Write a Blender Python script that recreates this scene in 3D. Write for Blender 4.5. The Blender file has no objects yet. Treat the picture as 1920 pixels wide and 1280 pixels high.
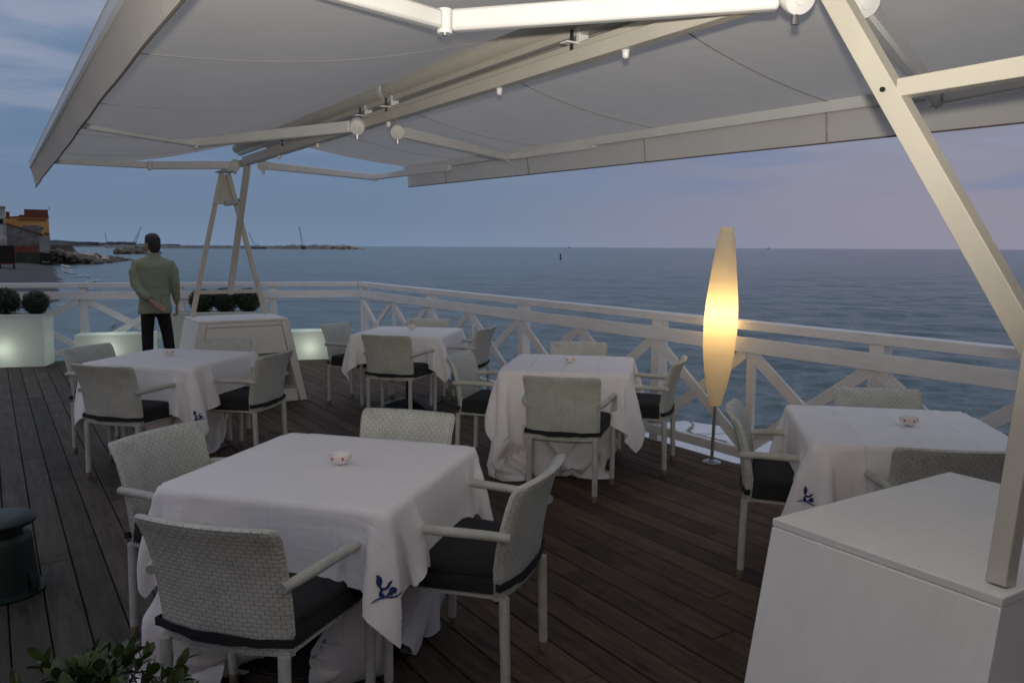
import bpy, bmesh, math, random
import numpy as np
from mathutils import Vector, Matrix, noise as mnoise
R = math.radians
PI = math.pi
random.seed(7)
S = bpy.context.scene
COL = S.collection

# ------------------------------------------------------------------ materials
def _nodes(name):
    m = bpy.data.materials.new(name); m.use_nodes = True
    nt = m.node_tree; b = nt.nodes['Principled BSDF']
    return m, nt, b

def N(nt, t, **kw):
    n = nt.nodes.new(t)
    for k, v in kw.items():
        if k in n.inputs: n.inputs[k].default_value = v
        else: setattr(n, k, v)
    return n

def L(nt, a, ao, b, bi): nt.links.new(a.outputs[ao], b.inputs[bi])

def ramp(nt, stops, src=None, out='Fac'):
    r = nt.nodes.new('ShaderNodeValToRGB'); e = r.color_ramp.elements
    while len(e) < len(stops): e.new(0.5)
    for i, (p, c) in enumerate(stops):
        e[i].position = p; e[i].color = (*c, 1) if len(c) == 3 else c
    if src is not None: nt.links.new(src.outputs[out], r.inputs[0])
    return r

def mat(name, col, rough=.6, var=.12, scale=8, bump=.0, bscale=60, metal=0, spec=.5, coat=0, stretch=None):
    """painted / plain surface with a procedural mottling and fine relief"""
    m, nt, b = _nodes(name)
    tc = N(nt, 'ShaderNodeTexCoord'); mp = N(nt, 'ShaderNodeMapping')
    L(nt, tc, 'Object', mp, 'Vector')
    if stretch: mp.inputs['Scale'].default_value = stretch
    n = N(nt, 'ShaderNodeTexNoise', Scale=scale, Detail=5.0, Roughness=.6)
    L(nt, mp, 'Vector', n, 'Vector')
    lo = tuple(c * (1 - var) for c in col); hi = tuple(min(1, c * (1 + var * .7)) for c in col)
    r = ramp(nt, [(.3, lo), (.7, hi)], n); L(nt, r, 0, b, 'Base Color')
    b.inputs['Roughness'].default_value = rough; b.inputs['Metallic'].default_value = metal
    b.inputs['Specular IOR Level'].default_value = spec; b.inputs['Coat Weight'].default_value = coat
    if bump:
        n2 = N(nt, 'ShaderNodeTexNoise', Scale=bscale, Detail=4.0); L(nt, mp, 'Vector', n2, 'Vector')
        bp = N(nt, 'ShaderNodeBump', Strength=bump, Distance=.01); L(nt, n2, 'Fac', bp, 'Height'); L(nt, bp, 'Normal', b, 'Normal')
    return m

def wood_paint(name, col, dirt=.18, grain=.6):
    m, nt, b = _nodes(name)
    g = N(nt, 'ShaderNodeNewGeometry'); tc = N(nt, 'ShaderNodeTexCoord')
    n = N(nt, 'ShaderNodeTexNoise', Scale=3.5, Detail=6.0, Roughness=.65); L(nt, g, 'Position', n, 'Vector')
    n2 = N(nt, 'ShaderNodeTexNoise', Scale=1.0, Detail=6.0, Roughness=.7)
    mp = N(nt, 'ShaderNodeMapping'); mp.inputs['Scale'].default_value = (60, 3, 60)
    L(nt, tc, 'UV', mp, 'Vector'); L(nt, mp, 'Vector', n2, 'Vector')
    r = ramp(nt, [(.25, tuple(c * (1 - dirt) for c in col)), (.6, col)], n)
    r2 = ramp(nt, [(.3, (.78, .76, .73)), (.55, (1, 1, 1))], n2)
    mx = N(nt, 'ShaderNodeMix', data_type='RGBA', blend_type='MULTIPLY'); mx.inputs[0].default_value = grain
    nt.links.new(r.outputs[0], mx.inputs[6]); nt.links.new(r2.outputs[0], mx.inputs[7]); nt.links.new(mx.outputs[2], b.inputs['Base Color'])
    bp = N(nt, 'ShaderNodeBump', Strength=.25, Distance=.003); L(nt, n2, 'Fac', bp, 'Height'); L(nt, bp, 'Normal', b, 'Normal')
    b.inputs['Roughness'].default_value = .55
    return m

def wicker_mat():
    """flat strands woven over and under: staggered bulges with dark slots at their ends"""
    m, nt, b = _nodes('white_wicker')
    tc = N(nt, 'ShaderNodeTexCoord'); sp = N(nt, 'ShaderNodeSeparateXYZ')
    jn = N(nt, 'ShaderNodeTexNoise', Scale=32.0, Detail=2.0); L(nt, tc, 'Object', jn, 'Vector')
    jm = N(nt, 'ShaderNodeVectorMath', operation='MULTIPLY_ADD'); L(nt, jn, 'Color', jm, 0); jm.inputs[1].default_value = (.010, .0055, 0); L(nt, tc, 'UV', jm, 2); L(nt, jm, 0, sp, 0)
    def ma(op, x, y=None, z=None):
        n = N(nt, 'ShaderNodeMath', operation=op)
        for i, q in enumerate((x, y, z)):
            if q is None: continue
            if isinstance(q, (int, float)): n.inputs[i].default_value = q
            else: nt.links.new(q, n.inputs[i])
        return n.outputs[0]
    v = ma('DIVIDE', sp.outputs['Y'], .0150); row = ma('FLOOR', v); fy = ma('FRACT', v)
    u = ma('ADD', ma('DIVIDE', sp.outputs['X'], .031), ma('MULTIPLY', ma('MODULO', row, 2), .5)); fx = ma('FRACT', u)
    a_ = ma('ABSOLUTE', ma('SUBTRACT', ma('MULTIPLY', fx, 2), 1)); b_ = ma('ABSOLUTE', ma('SUBTRACT', ma('MULTIPLY', fy, 2), 1))
    h = ma('MULTIPLY', ma('SUBTRACT', 1, ma('POWER', a_, 3)), ma('SUBTRACT', 1, ma('MULTIPLY', ma('POWER', b_, 4), .6)))
    ends = N(nt, 'ShaderNodeMapRange', interpolation_type='SMOOTHSTEP'); nt.links.new(a_, ends.inputs[0])
    for i, q in zip((1, 2, 3, 4), (.86, .99, 1, .46)): ends.inputs[i].default_value = q
    edge = N(nt, 'ShaderNodeMapRange', interpolation_type='SMOOTHSTEP'); nt.links.new(b_, edge.inputs[0])
    for i, q in zip((1, 2, 3, 4), (.80, 1.0, 1, .76)): edge.inputs[i].default_value = q
    dark = ma('MULTIPLY', ends.outputs[0], edge.outputs[0])
    n = N(nt, 'ShaderNodeTexNoise', Scale=11.0, Detail=5.0, Roughness=.65); L(nt, tc, 'Object', n, 'Vector')
    r = ramp(nt, [(.3, (.43, .43, .385)), (.65, (.56, .565, .51))], n)
    mx = N(nt, 'ShaderNodeMix', data_type='RGBA', blend_type='MULTIPLY'); mx.inputs[0].default_value = 1
    nt.links.new(r.outputs[0], mx.inputs[6]); nt.links.new(dark, mx.inputs[7]); nt.links.new(mx.outputs[2], b.inputs['Base Color'])
    bp = N(nt, 'ShaderNodeBump', Strength=.42, Distance=.005); nt.links.new(h, bp.inputs['Height']); L(nt, bp, 'Normal', b, 'Normal')
    b.inputs['Roughness'].default_value = .5
    return m

def wrap_mat():
    m, nt, b = _nodes('wrapped_strands')
    tc = N(nt, 'ShaderNodeTexCoord'); sp = N(nt, 'ShaderNodeSeparateXYZ'); L(nt, tc, 'UV', sp, 0)
    w = N(nt, 'ShaderNodeMath', operation='MULTIPLY'); w.inputs[1].default_value = 2 * PI / .0085; L(nt, sp, 'Y', w, 0)
    s = N(nt, 'ShaderNodeMath', operation='SINE'); L(nt, w, 0, s, 0)
    n = N(nt, 'ShaderNodeTexNoise', Scale=16.0, Detail=4.0); L(nt, tc, 'Object', n, 'Vector')
    r = ramp(nt, [(.3, (.44, .44, .40)), (.65, (.55, .55, .505))], n)
    # two rows of small dark gaps where the strands cross the seam
    br = N(nt, 'ShaderNodeTexBrick', Scale=1.0); br.offset = .5
    for k, v in {'Mortar Size': .0011, 'Mortar Smooth': .3, 'Brick Width': .022, 'Row Height': .0085, 'Bias': 0}.items(): br.inputs[k].default_value = v
    br.inputs['Color1'].default_value = br.inputs['Color2'].default_value = (1, 1, 1, 1); br.inputs['Mortar'].default_value = (.72, .71, .68, 1)
    L(nt, tc, 'UV', br, 'Vector')
    mx = N(nt, 'ShaderNodeMix', data_type='RGBA', blend_type='MULTIPLY'); mx.inputs[0].default_value = .6
    nt.links.new(r.outputs[0], mx.inputs[6]); nt.links.new(br.outputs['Color'], mx.inputs[7]); nt.links.new(mx.outputs[2], b.inputs['Base Color'])
    bp = N(nt, 'ShaderNodeBump', Strength=.22, Distance=.002); L(nt, s, 0, bp, 'Height'); L(nt, bp, 'Normal', b, 'Normal')
    b.inputs['Roughness'].default_value = .48
    return m

def cloth_mat(name, col, creases=1.0):
    m, nt, b = _nodes(name)
    tc = N(nt, 'ShaderNodeTexCoord'); sp = N(nt, 'ShaderNodeSeparateXYZ'); L(nt, tc, 'UV', sp, 0)
    n = N(nt, 'ShaderNodeTexNoise', Scale=5.0, Detail=5.0, Roughness=.6); L(nt, tc, 'UV', n, 'Vector')
    r = ramp(nt, [(.3, tuple(c * .94 for c in col)), (.7, col)], n); L(nt, r, 0, b, 'Base Color')
    last = n
    w = N(nt, 'ShaderNodeTexNoise', Scale=22.0, Detail=3.0); L(nt, tc, 'UV', w, 'Vector')
    h0 = N(nt, 'ShaderNodeMath', operation='MULTIPLY'); h0.inputs[1].default_value = .30; L(nt, w, 'Fac', h0, 0)
    mpw = N(nt, 'ShaderNodeMapping'); mpw.inputs['Scale'].default_value = (2.2, 9, 1); mpw.inputs['Rotation'].default_value = (0, 0, .6); L(nt, tc, 'UV', mpw, 'Vector')
    w2 = N(nt, 'ShaderNodeTexNoise', Scale=1.3, Detail=4.0, Distortion=1.2); L(nt, mpw, 'Vector', w2, 'Vector')
    h = N(nt, 'ShaderNodeMath', operation='MULTIPLY_ADD'); h.inputs[1].default_value = .9; L(nt, w2, 'Fac', h, 0); L(nt, h0, 0, h, 2)
    acc = h
    if creases:
        for ax, offs in (('X', (-.24, 0, .24)), ('Y', (0,))):
            for o in offs:
                d = N(nt, 'ShaderNodeMath', operation='SUBTRACT'); d.inputs[1].default_value = o; L(nt, sp, ax, d, 0)
                ab = N(nt, 'ShaderNodeMath', operation='ABSOLUTE'); L(nt, d, 0, ab, 0)
                mr = N(nt, 'ShaderNodeMapRange', interpolation_type='SMOOTHSTEP'); mr.inputs[1].default_value = .012; mr.inputs[2].default_value = 0
                mr.inputs[3].default_value = 0; mr.inputs[4].default_value = (.8 if ax == 'X' else .4) * creases
                L(nt, ab, 0, mr, 0)
                ad = N(nt, 'ShaderNodeMath', operation='ADD'); L(nt, acc, 0, ad, 0); L(nt, mr, 0, ad, 1); acc = ad
    bp = N(nt, 'ShaderNodeBump', Strength=.55, Distance=.008); L(nt, acc, 0, bp, 'Height'); L(nt, bp, 'Normal', b, 'Normal')
    b.inputs['Roughness'].default_value = .85; b.inputs['Specular IOR Level'].default_value = .2
    b.inputs['Sheen Weight'].default_value = .15
    return m

def translucent_mat(name, col, mix, rough=.8, stain=.0):
    m, nt, b = _nodes(name)
    g = N(nt, 'ShaderNodeNewGeometry')
    n = N(nt, 'ShaderNodeTexNoise', Scale=2.2, Detail=6.0, Roughness=.65); L(nt, g, 'Position', n, 'Vector')
    r = ramp(nt, [(.3, tuple(c * .93 for c in col)), (.7, col)], n); L(nt, r, 0, b, 'Base Color')
    b.inputs['Roughness'].default_value = rough
    t = N(nt, 'ShaderNodeBsdfTranslucent'); t.inputs['Color'].default_value = (*col, 1)
    ms = N(nt, 'ShaderNodeMixShader'); ms.inputs[0].default_value = mix
    nt.links.new(b.outputs[0], ms.inputs[1]); nt.links.new(t.outputs[0], ms.inputs[2])
    nt.links.new(ms.outputs[0], nt.nodes['Material Output'].inputs['Surface'])
    n3 = N(nt, 'ShaderNodeTexNoise', Scale=.9, Detail=7.0, Roughness=.7, Distortion=.8); L(nt, g, 'Position', n3, 'Vector')
    r3 = ramp(nt, [(.36, (.86, .845, .82)), (.56, (1, 1, 1))], n3)
    mx = N(nt, 'ShaderNodeMix', data_type='RGBA', blend_type='MULTIPLY'); mx.inputs[0].default_value = stain * .55
    nt.links.new(r.outputs[0], mx.inputs[6]); nt.links.new(r3.outputs[0], mx.inputs[7]); nt.links.new(mx.outputs[2], b.inputs['Base Color'])
    mp4 = N(nt, 'ShaderNodeMapping'); mp4.inputs['Scale'].default_value = (1.2, 5.5, 1); mp4.inputs['Rotation'].default_value = (0, 0, .35); L(nt, g, 'Position', mp4, 'Vector')
    n4 = N(nt, 'ShaderNodeTexNoise', Scale=1.0, Detail=4.0, Distortion=1.0); L(nt, mp4, 'Vector', n4, 'Vector')
    bp4 = N(nt, 'ShaderNodeBump', Strength=.07 * stain, Distance=.05); L(nt, n4, 'Fac', bp4, 'Height')
    n2 = N(nt, 'ShaderNodeTexNoise', Scale=180.0, Detail=2.0); L(nt, g, 'Position', n2, 'Vector')
    bp = N(nt, 'ShaderNodeBump', Strength=.12, Distance=.003); L(nt, n2, 'Fac', bp, 'Height'); L(nt, bp4, 'Normal', bp, 'Normal'); L(nt, bp, 'Normal', b, 'Normal')
    return m

def deck_mat():
    m, nt, b = _nodes('weathered_boards')
    g = N(nt, 'ShaderNodeNewGeometry'); sp = N(nt, 'ShaderNodeSeparateXYZ'); L(nt, g, 'Position', sp, 0)
    mp = N(nt, 'ShaderNodeMapping'); mp.inputs['Scale'].default_value = (14, 1.1, 14)
    # every board gets its own slice of the grain
    of = N(nt, 'ShaderNodeCombineXYZ'); rv = N(nt, 'ShaderNodeMath', operation='MULTIPLY'); rv.inputs[1].default_value = 37
    L(nt, g, 'Random Per Island', rv, 0); L(nt, rv, 0, of, 'Y'); L(nt, rv, 0, of, 'Z')
    ad = N(nt, 'ShaderNodeVectorMath', operation='ADD'); L(nt, g, 'Position', ad, 0); L(nt, of, 0, ad, 1); L(nt, ad, 0, mp, 'Vector')
    n = N(nt, 'ShaderNodeTexNoise', Scale=2.2, Detail=8.0, Roughness=.65, Distortion=.6); L(nt, mp, 'Vector', n, 'Vector')
    brown = ramp(nt, [(.25, (.034, .020, .012)), (.5, (.094, .057, .036)), (.75, (.152, .100, .066))], n)
    grey = ramp(nt, [(.25, (.034, .028, .022)), (.5, (.070, .058, .047)), (.75, (.110, .094, .078))], n)
    we = N(nt, 'ShaderNodeMapRange', interpolation_type='SMOOTHSTEP'); L(nt, sp, 'X', we, 0)
    we.inputs[1].default_value = 1.9; we.inputs[2].default_value = -.1
    big = N(nt, 'ShaderNodeTexNoise', Scale=.9, Detail=3.0); L(nt, g, 'Position', big, 'Vector')
    wm = N(nt, 'ShaderNodeMath', operation='MULTIPLY_ADD', use_clamp=True); L(nt, big, 'Fac', wm, 0); wm.inputs[1].default_value = .5; 
    w2 = N(nt, 'ShaderNodeMath', operation='SUBTRACT'); L(nt, we, 0, w2, 0); w2.inputs[1].default_value = .22; L(nt, w2, 0, wm, 2)
    mx = N(nt, 'ShaderNodeMix', data_type='RGBA'); L(nt, wm, 0, mx, 0); nt.links.new(brown.outputs[0], mx.inputs[6]); nt.links.new(grey.outputs[0], mx.inputs[7])
    rr = ramp(nt, [(0, (.62, .62, .62)), (1, (1.25, 1.22, 1.2))]); L(nt, g, 'Random Per Island', rr, 0)
    m2 = N(nt, 'ShaderNodeMix', data_type='RGBA', blend_type='MULTIPLY'); m2.inputs[0].default_value = 1
    nt.links.new(mx.outputs[2], m2.inputs[6]); nt.links.new(rr.outputs[0], m2.inputs[7])
    # knots and stains
    mk = N(nt, 'ShaderNodeMapping'); mk.inputs['Scale'].default_value = (7, 2.0, 7); L(nt, ad, 0, mk, 'Vector')
    vo = N(nt, 'ShaderNodeTexVoronoi', Scale=1.0); L(nt, mk, 'Vector', vo, 'Vector')
    kn = ramp(nt, [(.05, (.35, .32, .3)), (.17, (1, 1, 1))], vo, 'Distance')
    st = N(nt, 'ShaderNodeTexNoise', Scale=2.6, Detail=5.0, Roughness=.7); L(nt, g, 'Position', st, 'Vector')
    sr = ramp(nt, [(.34, (.55, .55, .55)), (.52, (1, 1, 1))], st)
    m3 = N(nt, 'ShaderNodeMix', data_type='RGBA', blend_type='MULTIPLY'); m3.inputs[0].default_value = .8
    nt.links.new(m2.outputs[2], m3.inputs[6]); nt.links.new(kn.outputs[0], m3.inputs[7])
    m4 = N(nt, 'ShaderNodeMix', data_type='RGBA', blend_type='MULTIPLY'); m4.inputs[0].default_value = .7
    nt.links.new(m3.outputs[2], m4.inputs[6]); nt.links.new(sr.outputs[0], m4.inputs[7])
    nt.links.new(m4.outputs[2], b.inputs['Base Color'])
    b.inputs['Roughness'].default_value = .72; b.inputs['Specular IOR Level'].default_value = .3
    bp = N(nt, 'ShaderNodeBump', Strength=.35, Distance=.004); L(nt, n, 'Fac', bp, 'Height'); L(nt, bp, 'Normal', b, 'Normal')
    return m

def water_mat():
    m, nt, b = _nodes('sea_water')
    b.inputs['Base Color'].default_value = (.078, .122, .122, 1)
    b.inputs['Roughness'].default_value = .18; b.inputs['IOR'].default_value = 1.33
    g = N(nt, 'ShaderNodeNewGeometry')
    acc = None
    for sc, st, am in ((1.7, (1, .42, 1), .9), (5.5, (1, .5, 1), .42), (.45, (1, .5, 1), .8)):
        mp = N(nt, 'ShaderNodeMapping'); mp.inputs['Rotation'].default_value = (0, 0, R(-25)); mp.inputs['Scale'].default_value = st
        L(nt, g, 'Position', mp, 'Vector')
        n = N(nt, 'ShaderNodeTexNoise', Scale=sc, Detail=3.0, Roughness=.55); L(nt, mp, 'Vector', n, 'Vector')
        mu = N(nt, 'ShaderNodeMath', operation='MULTIPLY'); mu.inputs[1].default_value = am; L(nt, n, 'Fac', mu, 0)
        if acc is None: acc = mu
        else:
            ad = N(nt, 'ShaderNodeMath', operation='ADD'); L(nt, acc, 0, ad, 0); L(nt, mu, 0, ad, 1); acc = ad
    bp = N(nt, 'ShaderNodeBump', Strength=.7, Distance=.22); L(nt, acc, 0, bp, 'Height'); L(nt, bp, 'Normal', b, 'Normal')
    return m

def ledge_mat():
    m, nt, b = _nodes('white_coated_concrete')
    g = N(nt, 'ShaderNodeNewGeometry')
    n = N(nt, 'ShaderNodeTexNoise', Scale=1.3, Detail=8.0, Roughness=.7); L(nt, g, 'Position', n, 'Vector')
    base = ramp(nt, [(.3, (.55, .56, .58)), (.6, (.78, .79, .80))], n)
    wn = N(nt, 'ShaderNodeTexNoise', Scale=2.0, Detail=5.0); L(nt, g, 'Position', wn, 'Vector')
    ad = N(nt, 'ShaderNodeMix', data_type='VECTOR'); ad.inputs[0].default_value = .35
    nt.links.new(g.outputs['Position'], ad.inputs[4]); nt.links.new(wn.outputs['Color'], ad.inputs[5])
    vo = N(nt, 'ShaderNodeTexVoronoi', feature='DISTANCE_TO_EDGE', Scale=.9); nt.links.new(ad.outputs[1], vo.inputs['Vector'])
    cr = ramp(nt, [(0, (.12, .08, .06)), (.022, (1, 1, 1))], vo, 'Distance')
    mx = N(nt, 'ShaderNodeMix', data_type='RGBA', blend_type='MULTIPLY'); mx.inputs[0].default_value = 1
    nt.links.new(base.outputs[0], mx.inputs[6]); nt.links.new(cr.outputs[0], mx.inputs[7]); nt.links.new(mx.outputs[2], b.inputs['Base Color'])
    b.inputs['Roughness'].default_value = .8
    return m

M = {}
M['wicker'] = wicker_mat(); M['wrap'] = wrap_mat()
M['cushion'] = mat('charcoal_fabric', (.015, .0155, .018), .9, .25, 20, .3, 400)
M['strap'] = mat('black_strap', (.010, .010, .011), .8, .2, 30, .2, 300)
M['foot'] = mat('bronze_foot', (.17, .13, .09), .5, .2, 40)
M['cloth'] = cloth_mat('white_tablecloth', (.86, .825, .825), .22); M['pressed'] = cloth_mat('pressed_tablecloth', (.86, .83, .835), 1.0)
M['under'] = cloth_mat('white_undercloth', (.80, .77, .77), 0)
M['blue'] = mat('navy_thread', (.012, .035, .14), .8, .3, 200, .4, 500)
M['black_metal'] = mat('black_iron', (.012, .012, .013), .45, .3, 20, .1, 80)
M['china'] = mat('white_china', (.78, .76, .72), .2, .04, 10)
M['red'] = mat('red_glaze', (.45, .02, .02), .25, .1, 30)
M['rail'] = wood_paint('white_painted_timber', (.80, .79, .79), .12)
M['cab'] = wood_paint('white_lacquered_board', (.80, .785, .76), .06, .16)
M['cab_dark'] = mat('cabinet_inside', (.20, .19, .18), .7, .15, 6)
M['metal'] = mat('cream_coated_steel', (.54, .51, .44), .35, .06, 5, .04, 90)
M['white_metal'] = mat('white_coated_aluminium', (.72, .72, .71), .28, .05, 5, .03, 90)
M['steel'] = mat('brushed_steel', (.45, .45, .46), .3, .1, 30, 0, 0, .9)
M['pole'] = mat('grey_pole', (.30, .30, .31), .35, .1, 20, 0, 0, .6)
M['canvas'] = translucent_mat('awning_canvas', (.77, .73, .675), .36, stain=1)
M['seam'] = mat('stitched_seam', (.46, .43, .385), .9, .15, 30)
M['hem'] = mat('dark_hem_piping', (.16, .13, .12), .8, .15, 30)
M['shade'] = translucent_mat('opal_lamp_shade', (.88, .81, .66), .55, .5)
M['planter'] = translucent_mat('opal_planter_plastic', (.74, .77, .755), .34, .4)
M['deck'] = deck_mat()
M['soil'] = mat('dark_soil', (.03, .02, .015), .95, .4, 30, .6, 60)
M['box_leaf'] = mat('boxwood_leaf', (.016, .034, .010), .6, .5, 30)
M['shrub_leaf'] = mat('glossy_green_leaf', (.055, .082, .020), .4, .4, 18)
M['stem'] = mat('brown_stem', (.06, .04, .025), .8, .3, 30)
M['terracotta'] = mat('terracotta_pot', (.25, .11, .06), .8, .2, 12, .2, 60)
M['green_plastic'] = mat('dark_green_plastic', (.007, .020, .015), .45, .25, 14, .15, 150)
M['water'] = water_mat()
M['ledge'] = ledge_mat()
M['sand'] = mat('dark_wet_sand', (.062, .058, .056), .85, .35, .4, .4, 3)
M['foam'] = mat('sea_foam', (.62, .64, .66), .8, .35, 1.5, .5, 4)
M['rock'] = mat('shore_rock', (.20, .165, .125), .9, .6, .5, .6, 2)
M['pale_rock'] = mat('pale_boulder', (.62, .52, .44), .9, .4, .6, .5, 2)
M['bw_rock'] = mat('breakwater_rock', (.20, .19, .19), .9, .35, .15, .4, 1)
M['plaster'] = mat('weathered_plaster', (.52, .50, .48), .9, .6, .9, .3, 2)
M['grey_wall'] = mat('grey_render', (.24, .225, .21), .9, .5, 1.0, .3, 2)
M['pale_wall'] = mat('pale_concrete', (.40, .37, .34), .9, .25, .6, .3, 2)
M['orange'] = mat('ochre_render', (.68, .38, .13), .9, .12, .4, .2, 2)
M['brown'] = mat('brown_parapet', (.20, .065, .04), .9, .2, .6, .2, 2)
M['redwall'] = mat('faded_red_paint', (.26, .075, .065), .9, .3, .7, .3, 2)
M['greenwall'] = mat('mossy_wall', (.055, .075, .045), .95, .5, .5, .4, 2)
M['dark'] = mat('dark_timber', (.018, .015, .014), .9, .3, 2)
M['brace'] = mat('raw_timber', (.20, .10, .04), .8, .3, 3)
M['hill'] = mat('far_hill', (.045, .06, .075), 1, .3, .004)  # blue-grey base colour stands in for distance haze
M['town'] = mat('far_town', (.20, .19, .20), 1, .5, .02)
M['crane'] = mat('crane_steel', (.06, .055, .07), .7, .2, .3)
M['crane_red'] = mat('rusty_crane_steel', (.13, .055, .05), .7, .2, .3)
M['crane_yellow'] = mat('yellow_crane_steel', (.35, .30, .18), .7, .2, .3)
M['hull'] = mat('ship_white', (.55, .53, .52), .7, .2, .5)
M['jacket'] = mat('sage_green_wool', (.25, .282, .185), .95, .14, 60, .35, 500)
M['trousers'] = mat('black_wool', (.004, .004, .0045), .9, .2, 30)
M['skin'] = mat('skin', (.36, .20, .145), .55, .12, 20)
M['hair'] = mat('dark_hair', (.022, .018, .016), .6, .5, 60, .5, 200)
M['leather'] = mat('black_leather', (.012, .010, .009), .4, .2, 30)
M['shirt'] = mat('shirt_cotton', (.5, .5, .5), .9)

# ------------------------------------------------------------------ mesh builder
class MB:
    def __init__(s): s.v = []; s.f = []; s.uv = []
    def add(s, vs, fs, uvs=None):
        o = len(s.v); s.v += [tuple(v) for v in vs]
        for i, f in enumerate(fs):
            s.f.append(tuple(o + k for k in f))
            s.uv.append(uvs[i] if uvs else None)
        return s
    def box(s, c, d, rz=0, M4=None):
        x, y, z = d[0] / 2, d[1] / 2, d[2] / 2
        vs = [Vector((sx * x, sy * y, sz * z)) for sz in (-1, 1) for sy in (-1, 1) for sx in (-1, 1)]
        m = M4 if M4 is not None else Matrix.Rotation(rz, 3, 'Z')
        vs = [m @ v + Vector(c) for v in vs]
        fs = [(0, 2, 3, 1), (4, 5, 7, 6), (0, 1, 5, 4), (2, 6, 7, 3), (0, 4, 6, 2), (1, 3, 7, 5)]
        ln = max(d)
        ax = list(d).index(ln)
        loc = [(sx * x, sy * y, sz * z) for sz in (-1, 1) for sy in (-1, 1) for sx in (-1, 1)]
        k = (ax + 1) % 3; q = (ax + 2) % 3
        uvs = [[(loc[i][k] + loc[i][q] + c[k] * 3.1, loc[i][ax] + c[0] + c[1] * 1.7) for i in f] for f in fs]
        return s.add(vs, fs, uvs)
    def bar(s, p0, p1, w, h, up=(0, 0, 1)):
        p0, p1 = Vector(p0), Vector(p1); a = (p1 - p0); ln = a.length; a.normalize()
        sd = a.cross(Vector(up))
        if sd.length < 1e-4: sd = a.cross(Vector((0, 1, 0)))
        sd.normalize(); u = sd.cross(a)
        m = Matrix((sd, a, u)).transposed()
        return s.box((p0 + p1) / 2, (w, ln, h), M4=m)
    def prism(s, poly, axis_vec, M4=None, o=(0, 0, 0)):
        a = Vector(axis_vec); n = len(poly)
        vs = [Vector(p) for p in poly] + [Vector(p) + a for p in poly]
        fs = [tuple(range(n - 1, -1, -1)), tuple(range(n, 2 * n))] + [(i, (i + 1) % n, n + (i + 1) % n, n + i) for i in range(n)]
        uvs = [[(vs[i].x * .7 + vs[i].y * .7, vs[i].z) for i in f] for f in fs]
        return s.add(vs, fs, uvs)
    def tube(s, path, rad, seg=10, caps=True):
        path = [Vector(p) for p in path]; n = len(path)
        rad = rad if hasattr(rad, '__len__') else [rad] * n
        t0 = (path[1] - path[0]).normalized()
        ref = Vector((0, 0, 1)) if abs(t0.z) < .9 else Vector((0, 1, 0))
        sd = t0.cross(ref).normalized(); vs = []; L_ = 0; ls = []
        for i, p in enumerate(path):
            t = ((path[min(i + 1, n - 1)] - path[max(i - 1, 0)])).normalized()
            sd = (sd - t * sd.dot(t)).normalized(); u = t.cross(sd)
            if i: L_ += (p - path[i - 1]).length
            ls.append(L_)
            r = rad[i]; rx, ry = (r if hasattr(r, '__len__') else (r, r))
            for k in range(seg):
                a = 2 * PI * k / seg; vs.append(p + sd * (math.cos(a) * rx) + u * (math.sin(a) * ry))
        fs = []; uvs = []
        for i in range(n - 1):
            r_ = rad[i][0] if hasattr(rad[i], '__len__') else rad[i]
            for k in range(seg):
                k2 = (k + 1) % seg
                fs.append((i * seg + k, i * seg + k2, (i + 1) * seg + k2, (i + 1) * seg + k))
                c0 = 2 * PI * r_ * k / seg; c1 = 2 * PI * r_ * (k + 1) / seg
                uvs.append([(c0, ls[i]), (c1, ls[i]), (c1, ls[i + 1]), (c0, ls[i + 1])])
        if caps:
            fs.append(tuple(range(seg - 1, -1, -1))); uvs.append([(0, 0)] * seg)
            fs.append(tuple((n - 1) * seg + k for k in range(seg))); uvs.append([(0, 0)] * seg)
        return s.add(vs, fs, uvs)
    def lathe(s, prof, seg=32, c=(0, 0, 0), ax=None, caps=True):
        vs = []; fs = []; n = len(prof); c = Vector(c)
        for r, z in prof:
            for k in range(seg):
                a = 2 * PI * k / seg; vs.append(Vector((r * math.cos(a), r * math.sin(a), z)))
        if ax is not None:
            q = Vector((0, 0, 1)).rotation_difference(Vector(ax)); vs = [q @ v for v in vs]
        vs = [v + c for v in vs]
        for i in range(n - 1):
            for k in range(seg):
                k2 = (k + 1) % seg; fs.append((i * seg + k, i * seg + k2, (i + 1) * seg + k2, (i + 1) * seg + k))
        if caps and prof[0][0] > 1e-4: fs.append(tuple(range(seg - 1, -1, -1)))
        if caps and prof[-1][0] > 1e-4: fs.append(tuple((n - 1) * seg + k for k in range(seg)))
        return s.add(vs, fs)
    def loft(s, rings, caps=True, us=None, vs_=None):
        m = len(rings[0]); o = [v for r in rings for v in r]; fs = []; uvs = []
        for i in range(len(rings) - 1):
            for k in range(m):
                k2 = (k + 1) % m; fs.append((i * m + k, i * m + k2, (i + 1) * m + k2, (i + 1) * m + k))
                if us: uvs.append([(us[k], vs_[i]), (us[k + 1], vs_[i]), (us[k + 1], vs_[i + 1]), (us[k], vs_[i + 1])])
        if caps:
            fs.append(tuple(range(m - 1, -1, -1))); fs.append(tuple((len(rings) - 1) * m + k for k in range(m)))
            if us: uvs += [[(0, 0)] * m] * 2
        return s.add(o, fs, uvs if us else None)
    def ball(s, c, r, seg=16, rings=10, sq=(1, 1, 1)):
        pr = [(max(1e-5, math.sin(PI * i / rings)) * r, -math.cos(PI * i / rings) * r) for i in range(rings + 1)]
        vs = []; fs = []
        for a, z in pr:
            for k in range(seg):
                t = 2 * PI * k / seg; vs.append((c[0] + a * math.cos(t) * sq[0], c[1] + a * math.sin(t) * sq[1], c[2] + z * sq[2]))
        for i in range(rings):
            for k in range(seg):
                k2 = (k + 1) % seg; fs.append((i * seg + k, i * seg + k2, (i + 1) * seg + k2, (i + 1) * seg + k))
        return s.add(vs, fs)
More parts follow.
